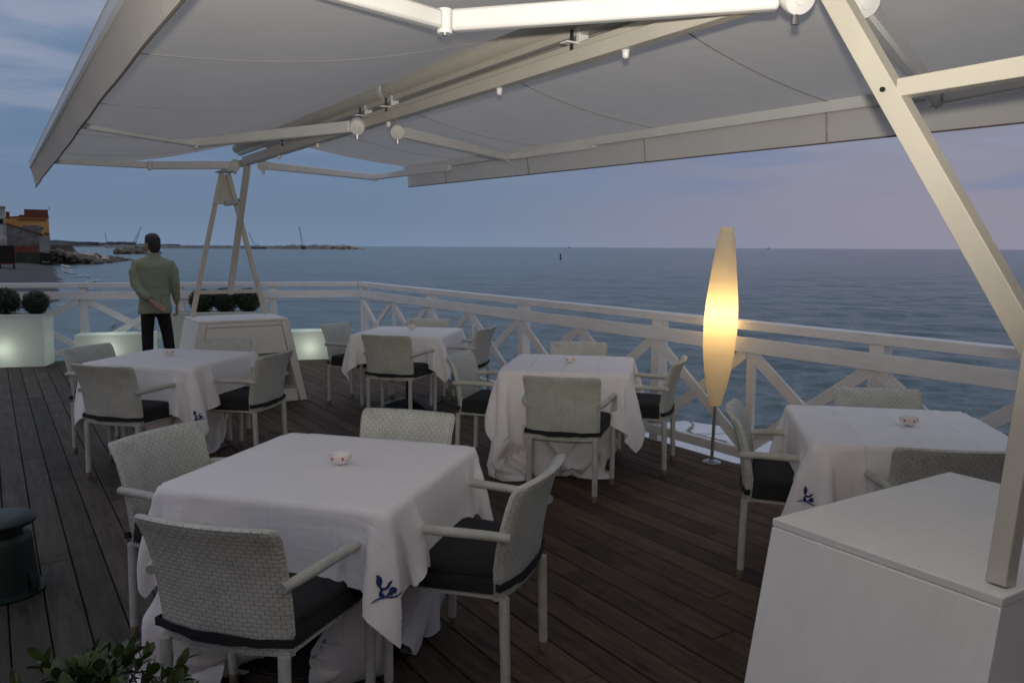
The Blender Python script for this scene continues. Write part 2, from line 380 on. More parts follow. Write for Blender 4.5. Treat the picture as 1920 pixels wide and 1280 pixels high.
    def mesh(s, name, smooth=35):
        me = bpy.data.meshes.new(name); me.from_pydata(s.v, [], s.f)
        if any(u is not None for u in s.uv):
            ul = me.uv_layers.new(name='UVMap'); data = []
            for p, u in zip(s.f, s.uv):
                data += [c for k in range(len(p)) for c in (u[k] if u else (0, 0))]
            ul.data.foreach_set('uv', data)
        me.validate(); me.update()
        if smooth:
            me.shade_smooth()
            me.set_sharp_from_angle(angle=R(smooth))
        return me
    def build(s, name, m, parent=None, bevel=0, smooth=35, subsurf=0):
        o = bpy.data.objects.new(name, s.mesh(name, smooth)); COL.objects.link(o)
        o.data.materials.append(m)
        if parent is not None: o.parent = parent
        if bevel:
            b = o.modifiers.new('bevel', 'BEVEL'); b.width = bevel; b.segments = 2; b.limit_method = 'ANGLE'; b.angle_limit = R(40)
        if subsurf:
            b = o.modifiers.new('sub', 'SUBSURF'); b.levels = b.render_levels = subsurf
        return o

def tag(o, label=None, cat=None, group=None, kind=None):
    if label: o['label'] = label
    if cat: o['category'] = cat
    if group: o['group'] = group
    if kind: o['kind'] = kind
    return o

def thing(name, label, cat, loc=(0, 0, 0), rz=0, group=None):
    o = bpy.data.objects.new(name, None); COL.objects.link(o); o.empty_display_size = .1
    o.location = loc; o.rotation_euler = (0, 0, rz)
    return tag(o, label, cat, group)

def kids(o): return [c for c in bpy.data.objects if c.parent == o]
def copy_tree(o, parent=None):
    c = o.copy(); COL.objects.link(c)
    if parent is not None: c.parent = parent
    for ch in kids(o): copy_tree(ch, c)
    return c

# ------------------------------------------------------------------ camera (world: X to the sea-side rail, Y along the boards)
CAMZ = 1.62; F = 1520.0; PITCH = R(6.64); ROLL = R(.3); YAW = R(32.8)
cam = bpy.data.cameras.new('camera'); co = bpy.data.objects.new('camera', cam); COL.objects.link(co)
cam.sensor_width = 36; cam.lens = F / 1920 * 36; cam.clip_start = .02; cam.clip_end = 60000
fw = Vector((math.sin(YAW) * math.cos(PITCH), math.cos(YAW) * math.cos(PITCH), -math.sin(PITCH)))
rt = Vector((math.cos(YAW), -math.sin(YAW), 0)); up = rt.cross(fw)
# the photographer's camera was tipped a fraction clockwise-left
rt2 = rt * math.cos(ROLL) + up * math.sin(ROLL); up2 = up * math.cos(ROLL) - rt * math.sin(ROLL)
co.matrix_world = Matrix((rt2, up2, -fw)).transposed().to_4x4(); co.location = (0, 0, CAMZ)
S.camera = co

def rayd(px, py):
    u, v = (px - 960) / F, (py - 640) / F
    return fw + rt2 * u - up2 * v
def far(px, py, dist):
    d = rayd(px, py); k = dist / math.hypot(d.x, d.y)
    return Vector((0, 0, CAMZ)) + d * k
def onz(px, py, z):
    d = rayd(px, py); return Vector((0, 0, CAMZ)) + d * ((z - CAMZ) / d.z)

# ------------------------------------------------------------------ world: dusk
SUN_EL = R(1.5); SUN_ROT = YAW + R(180 + 35)
def make_world():
    w = bpy.data.worlds.new('World'); S.world = w; w.use_nodes = True
    nt = w.node_tree; bg = nt.nodes['Background']
    sky = N(nt, 'ShaderNodeTexSky', sky_type='NISHITA'); sky.sun_disc = False
    sky.sun_elevation = SUN_EL; sky.sun_rotation = SUN_ROT; sky.altitude = 5
    sk = N(nt, 'ShaderNodeVectorMath', operation='SCALE'); sk.inputs['Scale'].default_value = .10; L(nt, sky, 0, sk, 0)
    tc = N(nt, 'ShaderNodeTexCoord'); sp = N(nt, 'ShaderNodeSeparateXYZ'); L(nt, tc, 'Generated', sp, 0)
    base = ramp(nt, [(0, (.185, .262, .390)), (.035, (.158, .232, .352)), (.12, (.142, .222, .355)), (.28, (.165, .25, .385)), (.5, (.36, .41, .49)), (.8, (.66, .69, .74))]); L(nt, sp, 'Z', base, 0)
    def dot(v):
        d = N(nt, 'ShaderNodeVectorMath', operation='DOT_PRODUCT'); d.inputs[1].default_value = v; L(nt, tc, 'Generated', d, 0); return d
    def smooth(src, out, a, b_, lo=0, hi=1):
        m = N(nt, 'ShaderNodeMapRange', interpolation_type='SMOOTHSTEP'); L(nt, src, out, m, 0)
        for i, v in zip((1, 2, 3, 4), (a, b_, lo, hi)): m.inputs[i].default_value = v
        return m
    def mix(fac, a, b_, bt='MIX'):
        m = N(nt, 'ShaderNodeMix', data_type='RGBA', blend_type=bt)
        if fac is not None: L(nt, fac, 0, m, 0)
        nt.links.new(a, m.inputs[6])
        if isinstance(b_, tuple): m.inputs[7].default_value = (*b_, 1)
        else: nt.links.new(b_, m.inputs[7])
        return m
    dr = dot(tuple(rt)); df = dot((fw.x, fw.y, 0))
    mauve = smooth(dr, 'Value', -.22, .50, 0, .95)
    low = smooth(sp, 'Z', .42, .02)
    mm = N(nt, 'ShaderNodeMath', operation='MULTIPLY'); L(nt, mauve, 0, mm, 0); L(nt, low, 0, mm, 1)
    c1 = mix(mm, base.outputs[0], (.295, .282, .365))
    # cloud sheet: project on a plane
    zz = N(nt, 'ShaderNodeMath', operation='ADD'); zz.inputs[1].default_value = .10; L(nt, sp, 'Z', zz, 0)
    dv = N(nt, 'ShaderNodeVectorMath', operation='DIVIDE'); L(nt, tc, 'Generated', dv, 0)
    cb = N(nt, 'ShaderNodeCombineXYZ'); cb.inputs[2].default_value = 1; L(nt, zz, 0, cb, 0); L(nt, zz, 0, cb, 1); L(nt, cb, 0, dv, 1)
    mp = N(nt, 'ShaderNodeMapping'); mp.inputs['Rotation'].default_value = (0, 0, YAW); mp.inputs['Scale'].default_value = (.75, 1.25, .3); mp.inputs['Location'].default_value = (1.7, .6, 0); L(nt, dv, 0, mp, 'Vector')
    n = N(nt, 'ShaderNodeTexNoise', Scale=1.25, Detail=8.0, Roughness=.52, Distortion=.35); L(nt, mp, 'Vector', n, 'Vector')
    cl = smooth(n, 'Fac', .42, .60, 0, .95)
    hz = smooth(sp, 'Z', .05, .22)
    cm = N(nt, 'ShaderNodeMath', operation='MULTIPLY'); L(nt, cl, 0, cm, 0); L(nt, hz, 0, cm, 1)
    c2 = mix(cm, c1.outputs[2], (.30, .34, .46))
    dk = smooth(n, 'Fac', .45, .28, 0, .45)
    dm = N(nt, 'ShaderNodeMath', operation='MULTIPLY'); L(nt, dk, 0, dm, 0); L(nt, hz, 0, dm, 1)
    c3 = mix(dm, c2.outputs[2], (.120, .165, .275))
    # low streaks towards the right
    mp2 = N(nt, 'ShaderNodeMapping'); mp2.inputs['Scale'].default_value = (2.0, 2.0, 15); mp2.inputs['Location'].default_value = (0, 0, 1.3); L(nt, tc, 'Generated', mp2, 'Vector')
    n2 = N(nt, 'ShaderNodeTexNoise', Scale=1.5, Detail=6.0, Roughness=.5); L(nt, mp2, 'Vector', n2, 'Vector')
    s2 = smooth(n2, 'Fac', .46, .60, 0, .85)
    band = smooth(sp, 'Z', .03, .09)
    sm = N(nt, 'ShaderNodeMath', operation='MULTIPLY'); L(nt, s2, 0, sm, 0); L(nt, band, 0, sm, 1)
    sm2 = N(nt, 'ShaderNodeMath', operation='MULTIPLY'); L(nt, sm, 0, sm2, 0); L(nt, mauve, 0, sm2, 1)
    c4 = mix(sm2, c3.outputs[2], (.165, .225, .39))
    # afterglow on the landward side, behind the photographer
    gl = smooth(df, 'Value', .1, -.8, 0, 1); lo2 = smooth(sp, 'Z', .75, .0)
    gm = N(nt, 'ShaderNodeMath', operation='MULTIPLY'); L(nt, gl, 0, gm, 0); L(nt, lo2, 0, gm, 1)
    c5 = mix(gm, c4.outputs[2], (.155, .130, .122))
    ms = N(nt, 'ShaderNodeMix', data_type='RGBA'); ms.inputs[0].default_value = .06
    nt.links.new(c5.outputs[2], ms.inputs[6]); nt.links.new(sk.outputs[0], ms.inputs[7])
    # below the horizon: dark
    nt.links.new(ms.outputs[2], bg.inputs['Color']); bg.inputs['Strength'].default_value = 1.0
make_world()
sun = bpy.data.lights.new('sun', 'SUN'); sun.energy = .07; sun.angle = R(12); sun.color = (1, .78, .62)
so = bpy.data.objects.new('sun', sun); COL.objects.link(so)
so.rotation_euler = (R(90) - R(8), 0, PI - SUN_ROT + PI)
sd = Vector((math.sin(SUN_ROT), math.cos(SUN_ROT), math.tan(R(9)))).normalized()
so.rotation_mode = 'QUATERNION'; so.rotation_quaternion = sd.to_track_quat('Z', 'Y')
# the flash of the camera that took the picture (its shadows are on the canvas)
fl = bpy.data.lights.new('camera_flash', 'SPOT'); fl.energy = 520; fl.color = (1, .93, .82); fl.spot_size = R(112); fl.spot_blend = 1; fl.shadow_soft_size = .025
fo = bpy.data.objects.new('camera_flash', fl); COL.objects.link(fo); fo.location = (0, 0, CAMZ + .11)
fd = Vector((math.sin(YAW), math.cos(YAW), .62)); fo.rotation_mode = 'QUATERNION'; fo.rotation_quaternion = (-fd).to_track_quat('Z', 'Y')
def lamp_inside(name, loc, e, col, r=.04, parent=None):
    l = bpy.data.lights.new(name, 'POINT'); l.energy = e; l.color = col; l.shadow_soft_size = r
    o = bpy.data.objects.new(name, l); COL.objects.link(o); o.location = loc
    if parent is not None: o.parent = parent
    return o

# ------------------------------------------------------------------ deck
RX = 4.66                                   # inner face of the sea-side railing
CORN = Vector((4.70, 11.45, 0)); A20 = R(20)
LU = Vector((-math.cos(A20), math.sin(A20), 0)); LN = Vector((-math.sin(A20), -math.cos(A20), 0))   # along / inward
def yend(x): return 11.45 + (4.70 - x) * math.tan(A20) + .06
def make_deck():
    mb = MB(); pitch = .145; g = .0065; rnd = random.Random(3)
    x = -9.0
    while x < RX - .02:
        x1 = min(x + pitch - g, RX + .03); y = -4.0 - rnd.random() * 2.5; ye = yend((x + x1) / 2)
        while y < ye:
            ln = rnd.choice((2.4, 3.0, 3.6, 4.2)); y1 = min(y + ln, ye); dz = rnd.uniform(-.0012, .0012)
            e = .003
            a0, a1 = y, y1 - .004
            yA, yB = (a1, a1)
            if y1 >= ye: yA, yB = yend(x), yend(x1)
            b0 = [(x, a0, -.028), (x1, a0, -.028), (x1, yB, -.028), (x, yA, -.028)]
            b1 = [(x, a0, -e + dz), (x1, a0, -e + dz), (x1, yB, -e + dz), (x, yA, -e + dz)]
            b2 = [(x + e, a0 + e, dz), (x1 - e, a0 + e, dz), (x1 - e, yB - e, dz), (x + e, yA - e, dz)]
            mb.loft([b0, b1, b2]); y = y1
        x += pitch
    tag(mb.build('deck', M['deck'], smooth=0), kind='structure')
    fr = MB()
    fr.prism([(-9, -6, -.30), (RX + .02, -6, -.30), (RX + .02, yend(RX), -.30), (-9, yend(-9), -.30)], (0, 0, .262))
    tag(fr.build('deck_substructure', M['dark'], smooth=0), kind='structure')
make_deck()

# ------------------------------------------------------------------ railings
def make_railing(name, label, o, u, w, posts, s0, s1, one_x, mid_baluster):
    """o: start on the inner face, u: along, w: inward; posts stand behind the rails"""
    t = thing(name, label, 'railing', o)
    P = lambda s, d, z: u * s + w * d + Vector((0, 0, z))
    def part(nm, fn, bev=.004):
        mb = MB(); fn(mb); return mb.build(nm, M['rail'], t, bevel=bev)
    part('top_rail', lambda m: m.bar(P(s0, -.035, 1.058), P(s1, -.035, 1.058), .115, .064))
    part('middle_rail', lambda m: m.bar(P(s0, .020, .917), P(s1, .020, .917), .04, .108))
    part('bottom_rail', lambda m: m.bar(P(s0, .020, .108), P(s1, .020, .108), .04, .075))
    for s in posts: part('post', lambda m: m.bar(P(s, -.052, -.25), P(s, -.052, 1.024), .10, .10, up=tuple(w)))
    for a, b in zip(posts, posts[1:]):
        lo, hi = .146, .862
        halves = [(a, b)] if one_x else [(a, (a + b) / 2), ((a + b) / 2, b)]
        if mid_baluster:
            c = (a + b) / 2; part('baluster', lambda m: m.bar(P(c, -.03, lo), P(c, -.03, hi), .035, .07, up=tuple(w.cross(Vector((0, 0, 1))))))
        for i, (p, q) in enumerate(halves):
            k = 1 if q > p else -1
            e = .05 * k
            part('brace', lambda m: m.bar(P(p + e, .014, hi - .012), P(q - e * .4, .014, lo + .012), .024, .085, up=tuple(w.cross((P(q, 0, lo) - P(p, 0, hi)).normalized()))))
            part('brace', lambda m: m.bar(P(p + e * .4, -.012, lo + .012), P(q - e, -.012, hi - .012), .024, .085, up=tuple(w.cross((P(q, 0, hi) - P(p, 0, lo)).normalized()))))
    return t
make_railing('railing', 'long white timber railing running along the sea edge behind the glowing lamp', Vector((RX, 11.45, 0)), Vector((0, -1, 0)), Vector((-1, 0, 0)),
             [.06, 2.25, 4.37, 6.43, 8.44, 10.5, 12.56], -.03, 13.6, False, True)
make_railing('railing', 'white timber railing across the far end of the deck behind the standing man', CORN + LN * .0 + LU * .07, LU, LN,
             [1.22, 2.50, 3.78, 5.06, 6.34, 7.62], .0, 8.4, True, False)

# ------------------------------------------------------------------ white sea wall below the deck
def make_ledge():
    mb = MB()
    out = [(4.72, 14), (5.15, 13.2), (5.12, 10), (5.25, 8.2), (5.2, 7.25), (5.6, 6.95), (6.75, 6.75), (6.95, 6.2), (6.82, 5.6), (6.9, 4.9), (6.5, 4.55), (5.5, 4.3), (5.3, 2), (5.35, -5), (4.72, -5)]
    mb.prism([(x, y, -2.6) for x, y in reversed(out)], (0, 0, 2.22))
    o = mb.build('sea_wall', M['ledge'], bevel=.04)
    tag(o, 'white coated concrete sea wall with cracks, just below the deck on the sea side', 'sea wall')
make_ledge()

# ------------------------------------------------------------------ chairs
def make_chair():
    t = thing('armchair', 'x', 'armchair')
    # woven back: a closed shell, curved in plan, leaning, with a rolled top
    def ring(z, y, w, th, curve):
        m = 14; pts = []
        for i in range(m + 1):
            x = -w + 2 * w * i / m; pts.append((x, y - th / 2 + curve * (x / w) ** 2, z))
        pts += [(w + th * .35, y + curve + th * .05, z)]
        for i in range(m + 1):
            x = w - 2 * w * i / m; pts.append((x, y + th / 2 + curve * (x / w) ** 2, z))
        pts += [(-w - th * .35, y + curve + th * .05, z)]
        return pts
    rings = []; vs = []
    prof = [(.392, -.206, .223, .030), (.42, -.207, .224, .036), (.50, -.214, .226, .036), (.58, -.226, .228, .036), (.66, -.243, .230, .036), (.73, -.263, .232, .037), (.775, -.281, .234, .042), (.800, -.296, .233, .044), (.813, -.305, .231, .034), (.818, -.309, .229, .015)]
    for z, y, w, th in prof: rings.append(ring(z, y, w, th, .028)); vs.append(z * 1.02)
    us = [0]
    r0 = rings[4]
    for k in range(len(r0)): us.append(us[-1] + (Vector(r0[(k + 1) % len(r0)]) - Vector(r0[k])).length)
    MB().loft(rings, True, us, vs).build('backrest', M['wicker'], t, smooth=50)
    ap = MB()
    def rr(z, k=0): return [(-.228 + k, -.20, z), (.228 - k, -.20, z), (.256 - k, .20, z), (.198, .232 - k, z), (-.198, .232 - k, z), (-.256 + k, .20, z)]
    u2 = [0, .47, .87, .94, 1.34, 1.41, 1.81]
    ap.loft([rr(.394, .012), rr(.398), rr(.408), rr(.412, .012)], True, u2, [.394, .398, .408, .412])
    ap.build('seat', M['wicker'], t)
    cu = MB()
    def cr(z, k): return [(-.230 + k, -.178 + k, z), (.230 - k, -.178 + k, z), (.264 - k, .205 - k, z), (.20 - k * .5, .240 - k, z), (-.20 + k * .5, .240 - k, z), (-.264 + k, .205 - k, z)]
    cu.loft([cr(.4135, .004), cr(.418, -.004), cr(.444, -.003), cr(.470, 0), cr(.4735, .004), cr(.477, 0), cr(.500, .003), cr(.509, .016), cr(.514, .06), cr(.515, .12)])
    cu.build('cushion', M['cushion'], t, bevel=.006, smooth=60)
    for s in (-1, 1):
        a = MB(); pts = []
        b0 = Vector((s * .232, -.232, .625)); b1 = Vector((s * .262, -.14, .637)); b2 = Vector((s * .292, .13, .640))
        pts = [b0, b0.lerp(b1, .5) + Vector((s * .006, 0, .003)), b1, b1.lerp(b2, .5)]
        for i in range(7):
            q = (PI / 2) * i / 6; pts.append(Vector((s * (.292 - .004 * i / 6), .13 + .085 * math.sin(q), .640 - .085 * (1 - math.cos(q)))))
        pts += [Vector((s * .285, .216, .45)), Vector((s * .282, .217, .25)), Vector((s * .280, .218, .045))]
        ar = a.tube(pts, [.017] * 2 + [.0175] * 9 + [.0185, .018, .017][:len(pts) - 11], 12).build('arm', M['wrap'], t, smooth=50)
        MB().lathe([(.0165, 0), (.0175, .006), (.0178, .044), (.0165, .046)], 14, (s * .280, .218, 0)).build('foot', M['foot'], ar)
        l = MB().tube([(s * .213, -.205, .40), (s * .213, -.209, .25), (s * .214, -.214, .045)], [.0195, .019, .018], 12).build('leg', M['wrap'], t, smooth=50)
        MB().lathe([(.0165, 0), (.0175, .006), (.0178, .044), (.0165, .046)], 14, (s * .214, -.2145, 0)).build('foot', M['foot'], l)
    st = MB(); lo = []; rnd = random.Random(5)
    path = [(-.20, -.165), (-.243, -.185), (-.247, -.205)] + [(-.225 + .45 * i / 10, -.2345 + .028 * ((-.225 + .45 * i / 10) / .225) ** 2) for i in range(11)] + [(.247, -.205), (.243, -.185), (.20, -.165)]
    z0 = .448
    for i, (x, y) in enumerate(path):
        dz = -.012 * math.sin(PI * i / (len(path) - 1)) + rnd.uniform(-.003, .003); h = .013 + (.004 if 6 <= i <= 9 else 0)
        n_ = Vector((x, y + .02, 0)).normalized() * .003
        lo.append([(x - n_.x, y - n_.y, z0 + dz - h), (x + n_.x, y + n_.y, z0 + dz - h), (x + n_.x, y + n_.y, z0 + dz + h), (x - n_.x, y - n_.y, z0 + dz + h)])
    st.loft(lo).build('strap', M['strap'], t, smooth=40)
    return t

# table centres, rotation (deg) and sides:   F towards the photographer, B away, L left, R right
TAB = {'T1': (1.096, 3.02, -49), 'T5': (1.168, 6.644, -44.5), 'T4': (3.571, 7.483, -43.6), 'T3': (3.62, 4.812, -43), 'T2': (3.695, 2.263, -44)}
# chair: table, mid point of the top of its back, rotation of the back line
CH = [('T1', 'L', .555, 3.756, 34.8, 'white wicker armchair left of the nearest table, its inner weave facing the picture'),
      ('T1', 'F', .468, 2.403, -49.5, 'nearest white wicker armchair, seen from behind at the front of the nearest table'),
      ('T1', 'R', 1.678, 2.347, 37, 'white wicker armchair at the right of the nearest table, dark cushion and both arms showing'),
      ('T1', 'B', 1.716, 3.582, -50, 'white wicker armchair behind the nearest table, only its upper back showing'),
      ('T5', 'L', .607, 7.269, 38, 'white wicker armchair left of the table by the far cabinet, partly behind another chair'),
      ('T5', 'F', .584, 6.023, -49, 'white wicker armchair with its back to the picture at the table by the far cabinet'),
      ('T5', 'R', 1.809, 6.05, 44, 'white wicker armchair at the right of the table by the far cabinet, seen side on'),
      ('T5', 'B', 1.73, 7.27, -43, 'white wicker armchair between its white table and the far cabinet, just the top showing'),
      ('T4', 'L', 2.996, 8.117, 36, 'white wicker armchair left of the black-pedestal table, in front of the glowing bench'),
      ('T4', 'F', 2.99, 6.788, -50, 'white wicker armchair with its back to the picture at the black-pedestal table'),
      ('T4', 'B', 4.124, 8.125, -40, 'white wicker armchair between the black-pedestal table and the railing, top only'),
      ('T4', 'R', 4.189, 6.918, 38, 'white wicker armchair right of the black-pedestal table, close to the railing'),
      ('T3', 'L', 2.958, 5.375, 41, 'white wicker armchair left of the table whose cloth trails on the deck'),
      ('T3', 'F', 2.959, 4.03, -45.5, 'white wicker armchair squarely in front of the table whose cloth trails on the deck'),
      ('T3', 'B', 4.22, 5.495, -40, 'white wicker armchair between the trailing-cloth table and the railing, top only'),
      ('T3', 'R', 4.207, 4.229, 38, 'white wicker armchair right of the trailing-cloth table, side on, near the lamp'),
      ('T2', 'L', 3.154, 2.83, 40, 'white wicker armchair left of the rightmost table, in front of the lamp foot'),
      ('T2', 'B', 4.295, 2.767, -39, 'white wicker armchair behind the rightmost table, against the railing'),
      ('T2', 'F', 3.248, 1.701, -40, 'white wicker armchair of the rightmost table, half hidden by the near white cabinet')]
ROT = {'F': 0, 'B': 180, 'L': 180, 'R': 0}
chair0 = make_chair(); CPOS = []
for i, (tb, sd_, x, y, ang, lab) in enumerate(CH):
    rz = R(ang + ROT[sd_]); c, s = math.cos(rz), math.sin(rz)
    k = .300
    px_, py_ = x - s * k, y + c * k                # origin lies k in front of the top of the back
    o = chair0 if i == 0 else copy_tree(chair0)
    o.location = (px_, py_, 0); o.rotation_euler = (0, 0, rz)
    tag(o, lab, 'armchair', 'white wicker armchairs round the tables'); CPOS.append((tb, sd_, px_, py_, rz))

# ------------------------------------------------------------------ cloth: a small position-based simulation
def sim_cloth(Ls, n, half, zt, caps=(), foot=(), seed=0, steps=260, iters=8, floor=False, tilt=0.0, off=(0, 0), fine=26):
    rng = np.random.default_rng(seed)
    g = np.linspace(-Ls / 2, Ls / 2, n); P = np.zeros((n, n, 3)); X, Y = np.meshgrid(g, g, indexing='ij')
    ct, st = math.cos(tilt), math.sin(tilt)
    P[..., 0] = X * ct - Y * st + off[0]; P[..., 1] = X * st + Y * ct + off[1]; P[..., 2] = zt + .004
    r2 = np.maximum(np.abs(P[..., 0]), np.abs(P[..., 1])); P[..., 2] += rng.normal(0, .004, (n, n)) * (r2 > half)
    dt2 = (1 / 135) ** 2
    def con(A, B, l0, st_):
        d = B - A; ln = np.sqrt((d * d).sum(-1, keepdims=True)) + 1e-9
        return d * ((ln - l0) / ln * .5 * st_)
    def collide(P, Q, f):
        x, y, z = P[..., 0], P[..., 1], P[..., 2]
        ax, ay = np.abs(x), np.abs(y)
        ins = (ax < half) & (ay < half) & (z < zt) & (z > zt - (.10 if floor else .9))
        dtp = zt - z; dx = half - ax; dy = half - ay
        top = ins & (dtp <= np.minimum(dx, dy) + .008); sx = ins & ~top & (dx < dy); sy = ins & ~top & ~sx
        P[..., 2] = np.where(top, zt, z); P[..., 0] = np.where(sx, np.sign(x) * half, x); P[..., 1] = np.where(sy, np.sign(y) * half, y)
        Q[top] = Q[top] * .05 + P[top] * .95; ss = sx | sy; Q[ss] = Q[ss] * .6 + P[ss] * .4
        for (a, b, r) in caps:
            a = np.array(a); b = np.array(b); ab = b - a; tt = np.clip(((P - a) @ ab) / (ab @ ab), 0, 1)
            cpt = a + tt[..., None] * ab; d = P - cpt; ln = np.sqrt((d * d).sum(-1)) + 1e-9; m = ln < r
            if m.any():
                P[m] = cpt[m] + d[m] / ln[m][:, None] * r; Q[m] = Q[m] * .3 + P[m] * .7
        for (cx, cy, rz, w, yf, zmax) in foot:
            back = (1 - f) * .45
            c_, s_ = math.cos(rz), math.sin(rz); dx_ = P[..., 0] - cx; dy_ = P[..., 1] - cy
            lx = dx_ * c_ + dy_ * s_; ly = -dx_ * s_ + dy_ * c_ + back
            m = (np.abs(lx) < w) & (ly < yf) & (ly > -.4) & (P[..., 2] < zmax)
            if m.any():
                push = yf - ly[m]; P[..., 0][m] += -s_ * push; P[..., 1][m] += c_ * push; Q[m] = Q[m] * .7 + P[m] * .3
        if True:
            if f > 0:                                       # the skirt is gathered in under the chairs
                q4 = (P[..., 0] ** 4 + P[..., 1] ** 4) ** .25; m = (q4 > .60) & (P[..., 2] < .62)
                k_ = np.where(m, np.maximum(.60 / np.maximum(q4, 1e-6), .9975), 1)[..., None]; P[..., :2] *= k_; Q[..., :2] *= k_
            m = (P[..., 2] < .006) & floor; P[..., 2] = np.where(m, .006, P[..., 2]); Q[m] = Q[m] * .2 + P[m] * .8
    def run(P, n, steps, iters, bend, live):
        h = Ls / (n - 1); Q = P.copy(); groups = []
        for par in (0, 1):
            groups.append(((slice(par, n - 1, 2), slice(None)), (slice(par + 1, n, 2), slice(None)), h, 1.0))
            groups.append(((slice(None), slice(par, n - 1, 2)), (slice(None), slice(par + 1, n, 2)), h, 1.0))
            groups.append(((slice(par, n - 1, 2), slice(0, n - 1)), (slice(par + 1, n, 2), slice(1, n)), h * 2 ** .5, .3))
            groups.append(((slice(par, n - 1, 2), slice(1, n)), (slice(par + 1, n, 2), slice(0, n - 1)), h * 2 ** .5, .3))
        k = 3; bends = [[i for i in range(n - k) if (i // k) % 2 == par] for par in (0, 1)]
        for t in range(steps):
            V = (P - Q) * .972; Q = P.copy(); P = P + V; P[..., 2] -= 9.8 * dt2
            f = min(1, max(0, (t - 110) / 90)) if live else 1
            for it in range(iters):
                for a, b, l0, s_ in groups:
                    c = con(P[a], P[b], l0, s_); P[a] += c; P[b] -= c
                if it % 2 == 0:
                    for idx in bends:
                        j = [q + k for q in idx]
                        c = con(P[idx], P[j], h * k, bend); P[idx] += c; P[j] -= c
                        c = con(P[:, idx], P[:, j], h * k, bend); P[:, idx] += c; P[:, j] -= c
                if it % 4 == 3 or it == iters - 1: collide(P, Q, f)
        return P
    P = run(P, n, steps, iters, .03 if not floor else .06, True)
    if fine:
        n2 = 2 * n - 1; F2 = np.zeros((n2, n2, 3)); F2[::2, ::2] = P; F2[1::2, ::2] = (P[1:] + P[:-1]) / 2; F2[:, 1::2] = (F2[:, 2::2] + F2[:, :-2:2]) / 2
        P = run(F2, n2, fine, 7, .0, False); g = np.linspace(-Ls / 2, Ls / 2, n2)
    return P, g
def cloth_mesh(name, P, g, m):
    n = len(g); mb = MB()
    vs = P.reshape(-1, 3).tolist(); fs = []; uvs = []
    for i in range(n - 1):
        for j in range(n - 1):
            fs.append((i * n + j, (i + 1) * n + j, (i + 1) * n + j + 1, i * n + j + 1))
            uvs.append([(g[i], g[j]), (g[i + 1], g[j]), (g[i + 1], g[j + 1]), (g[i], g[j + 1])])
    mb.add(vs, fs, uvs); return mb.build(name, m, smooth=180)

# tablecloth emblem: a mermaid's tail over a wave line, stitched near one corner (drawn in millimetres, up = towards the table)
TAIL = [(-21, 42), (-14, 39), (-6, 33), (-3, 24), (-6, 15), (-9, 11), (-7, 6), (2, 4), (10, 8), (15, 15), (22, 19), (29, 20), (25, 14), (21, 8), (14, 1), (6, -2), (-3, -3), (-7, -5), (-4, -10), (2, -15), (-2, -20), (-11, -21), (-18, -16), (-18, -8), (-13, -1), (-11, 3), (-16, 7), (-22, 15), (-23, 25), (-20, 34)]
HAIR = [(3, -20), (8, -12), (14, -8), (16, -1), (24, 4), (31, 3), (38, -3), (40, -10), (36, -7), (38, -15), (33, -11), (32, -18), (27, -13), (22, -19), (14, -16)]
WAVE = [(-42, -33), (-34, -28), (-24, -24), (-10, -23), (4, -22), (18, -25), (30, -26), (42, -24), (54, -20), (62, -20), (62, -17), (52, -17), (42, -20), (30, -22), (18, -21), (4, -18), (-10, -19), (-24, -20), (-34, -24), (-41, -29)]
def emblem(parent, P, g, ci, cj, dist, shift, size):
    n = len(g); Ls = g[-1] - g[0]; h = g[1] - g[0]
    cu, cv = (g[0] if ci < 0 else g[-1]), (g[0] if cj < 0 else g[-1])
    upv = np.array([-cu, -cv]) / math.hypot(cu, cv); rtv = np.array([upv[1], -upv[0]])
    org = np.array([cu, cv]) + upv * dist + rtv * shift
    mb = MB()
    def at(q):
        a = np.clip((q - g[0]) / h, 0, n - 1.001); i, j = int(a[0]), int(a[1]); fx, fy = a[0] - i, a[1] - j
        p = (P[i, j] * (1 - fx) + P[i + 1, j] * fx) * (1 - fy) + (P[i, j + 1] * (1 - fx) + P[i + 1, j + 1] * fx) * fy
        nn = np.cross(P[i + 1, j] - P[i, j], P[i, j + 1] - P[i, j]); nn /= np.linalg.norm(nn)
        return Vector(p) + Vector(nn) * .0045
    import mathutils.geometry as mg
    for poly in (TAIL, HAIR, WAVE):
        pts = [Vector((x, y, 0)) for x, y in poly]
        tri = mg.tessellate_polygon([pts])
        vs = [at(org + (rtv * x + upv * y) * .001 * size) for x, y in poly]
        mb.add(vs, [tuple(t) for t in tri])
    o = mb.build('emblem', M['blue'], parent, smooth=0)
    s_ = o.modifiers.new('thick', 'SOLIDIFY'); s_.thickness = .001; s_.offset = 0
    return o

HALF = .462
def chairs_local(tb):
    cx, cy, an = TAB[tb]; a = R(an); c, s = math.cos(a), math.sin(a); out = []
    for t_, sd_, x, y, rz in CPOS:
        if t_ == tb: dx, dy = x - cx, y - cy; out.append((sd_, dx * c + dy * s, -dx * s + dy * c, rz - a))
    return out
def arm_caps(ch, which):
    out = []
    for sd_, x, y, rz in ch:
        for s in (-1, 1):
            if (sd_, s) not in which: continue
            c_, s_ = math.cos(rz), math.sin(rz)
            W = lambda lx, ly, z: (x + lx * c_ - ly * s_, y + lx * s_ + ly * c_, z)
            out.append((W(s * .262, -.14, .637), W(s * .292, .16, .640), .027)); out.append((W(s * .291, .16, .635), W(s * .288, .212, .56), .027)); out.append((W(s * .288, .212, .56), W(s * .285, .216, .2), .024))
    return out
NAMES = {'T1': 'nearest', 'T5': 'far-cabinet', 'T4': 'black-pedestal', 'T3': 'railing', 'T2': 'rightmost'}
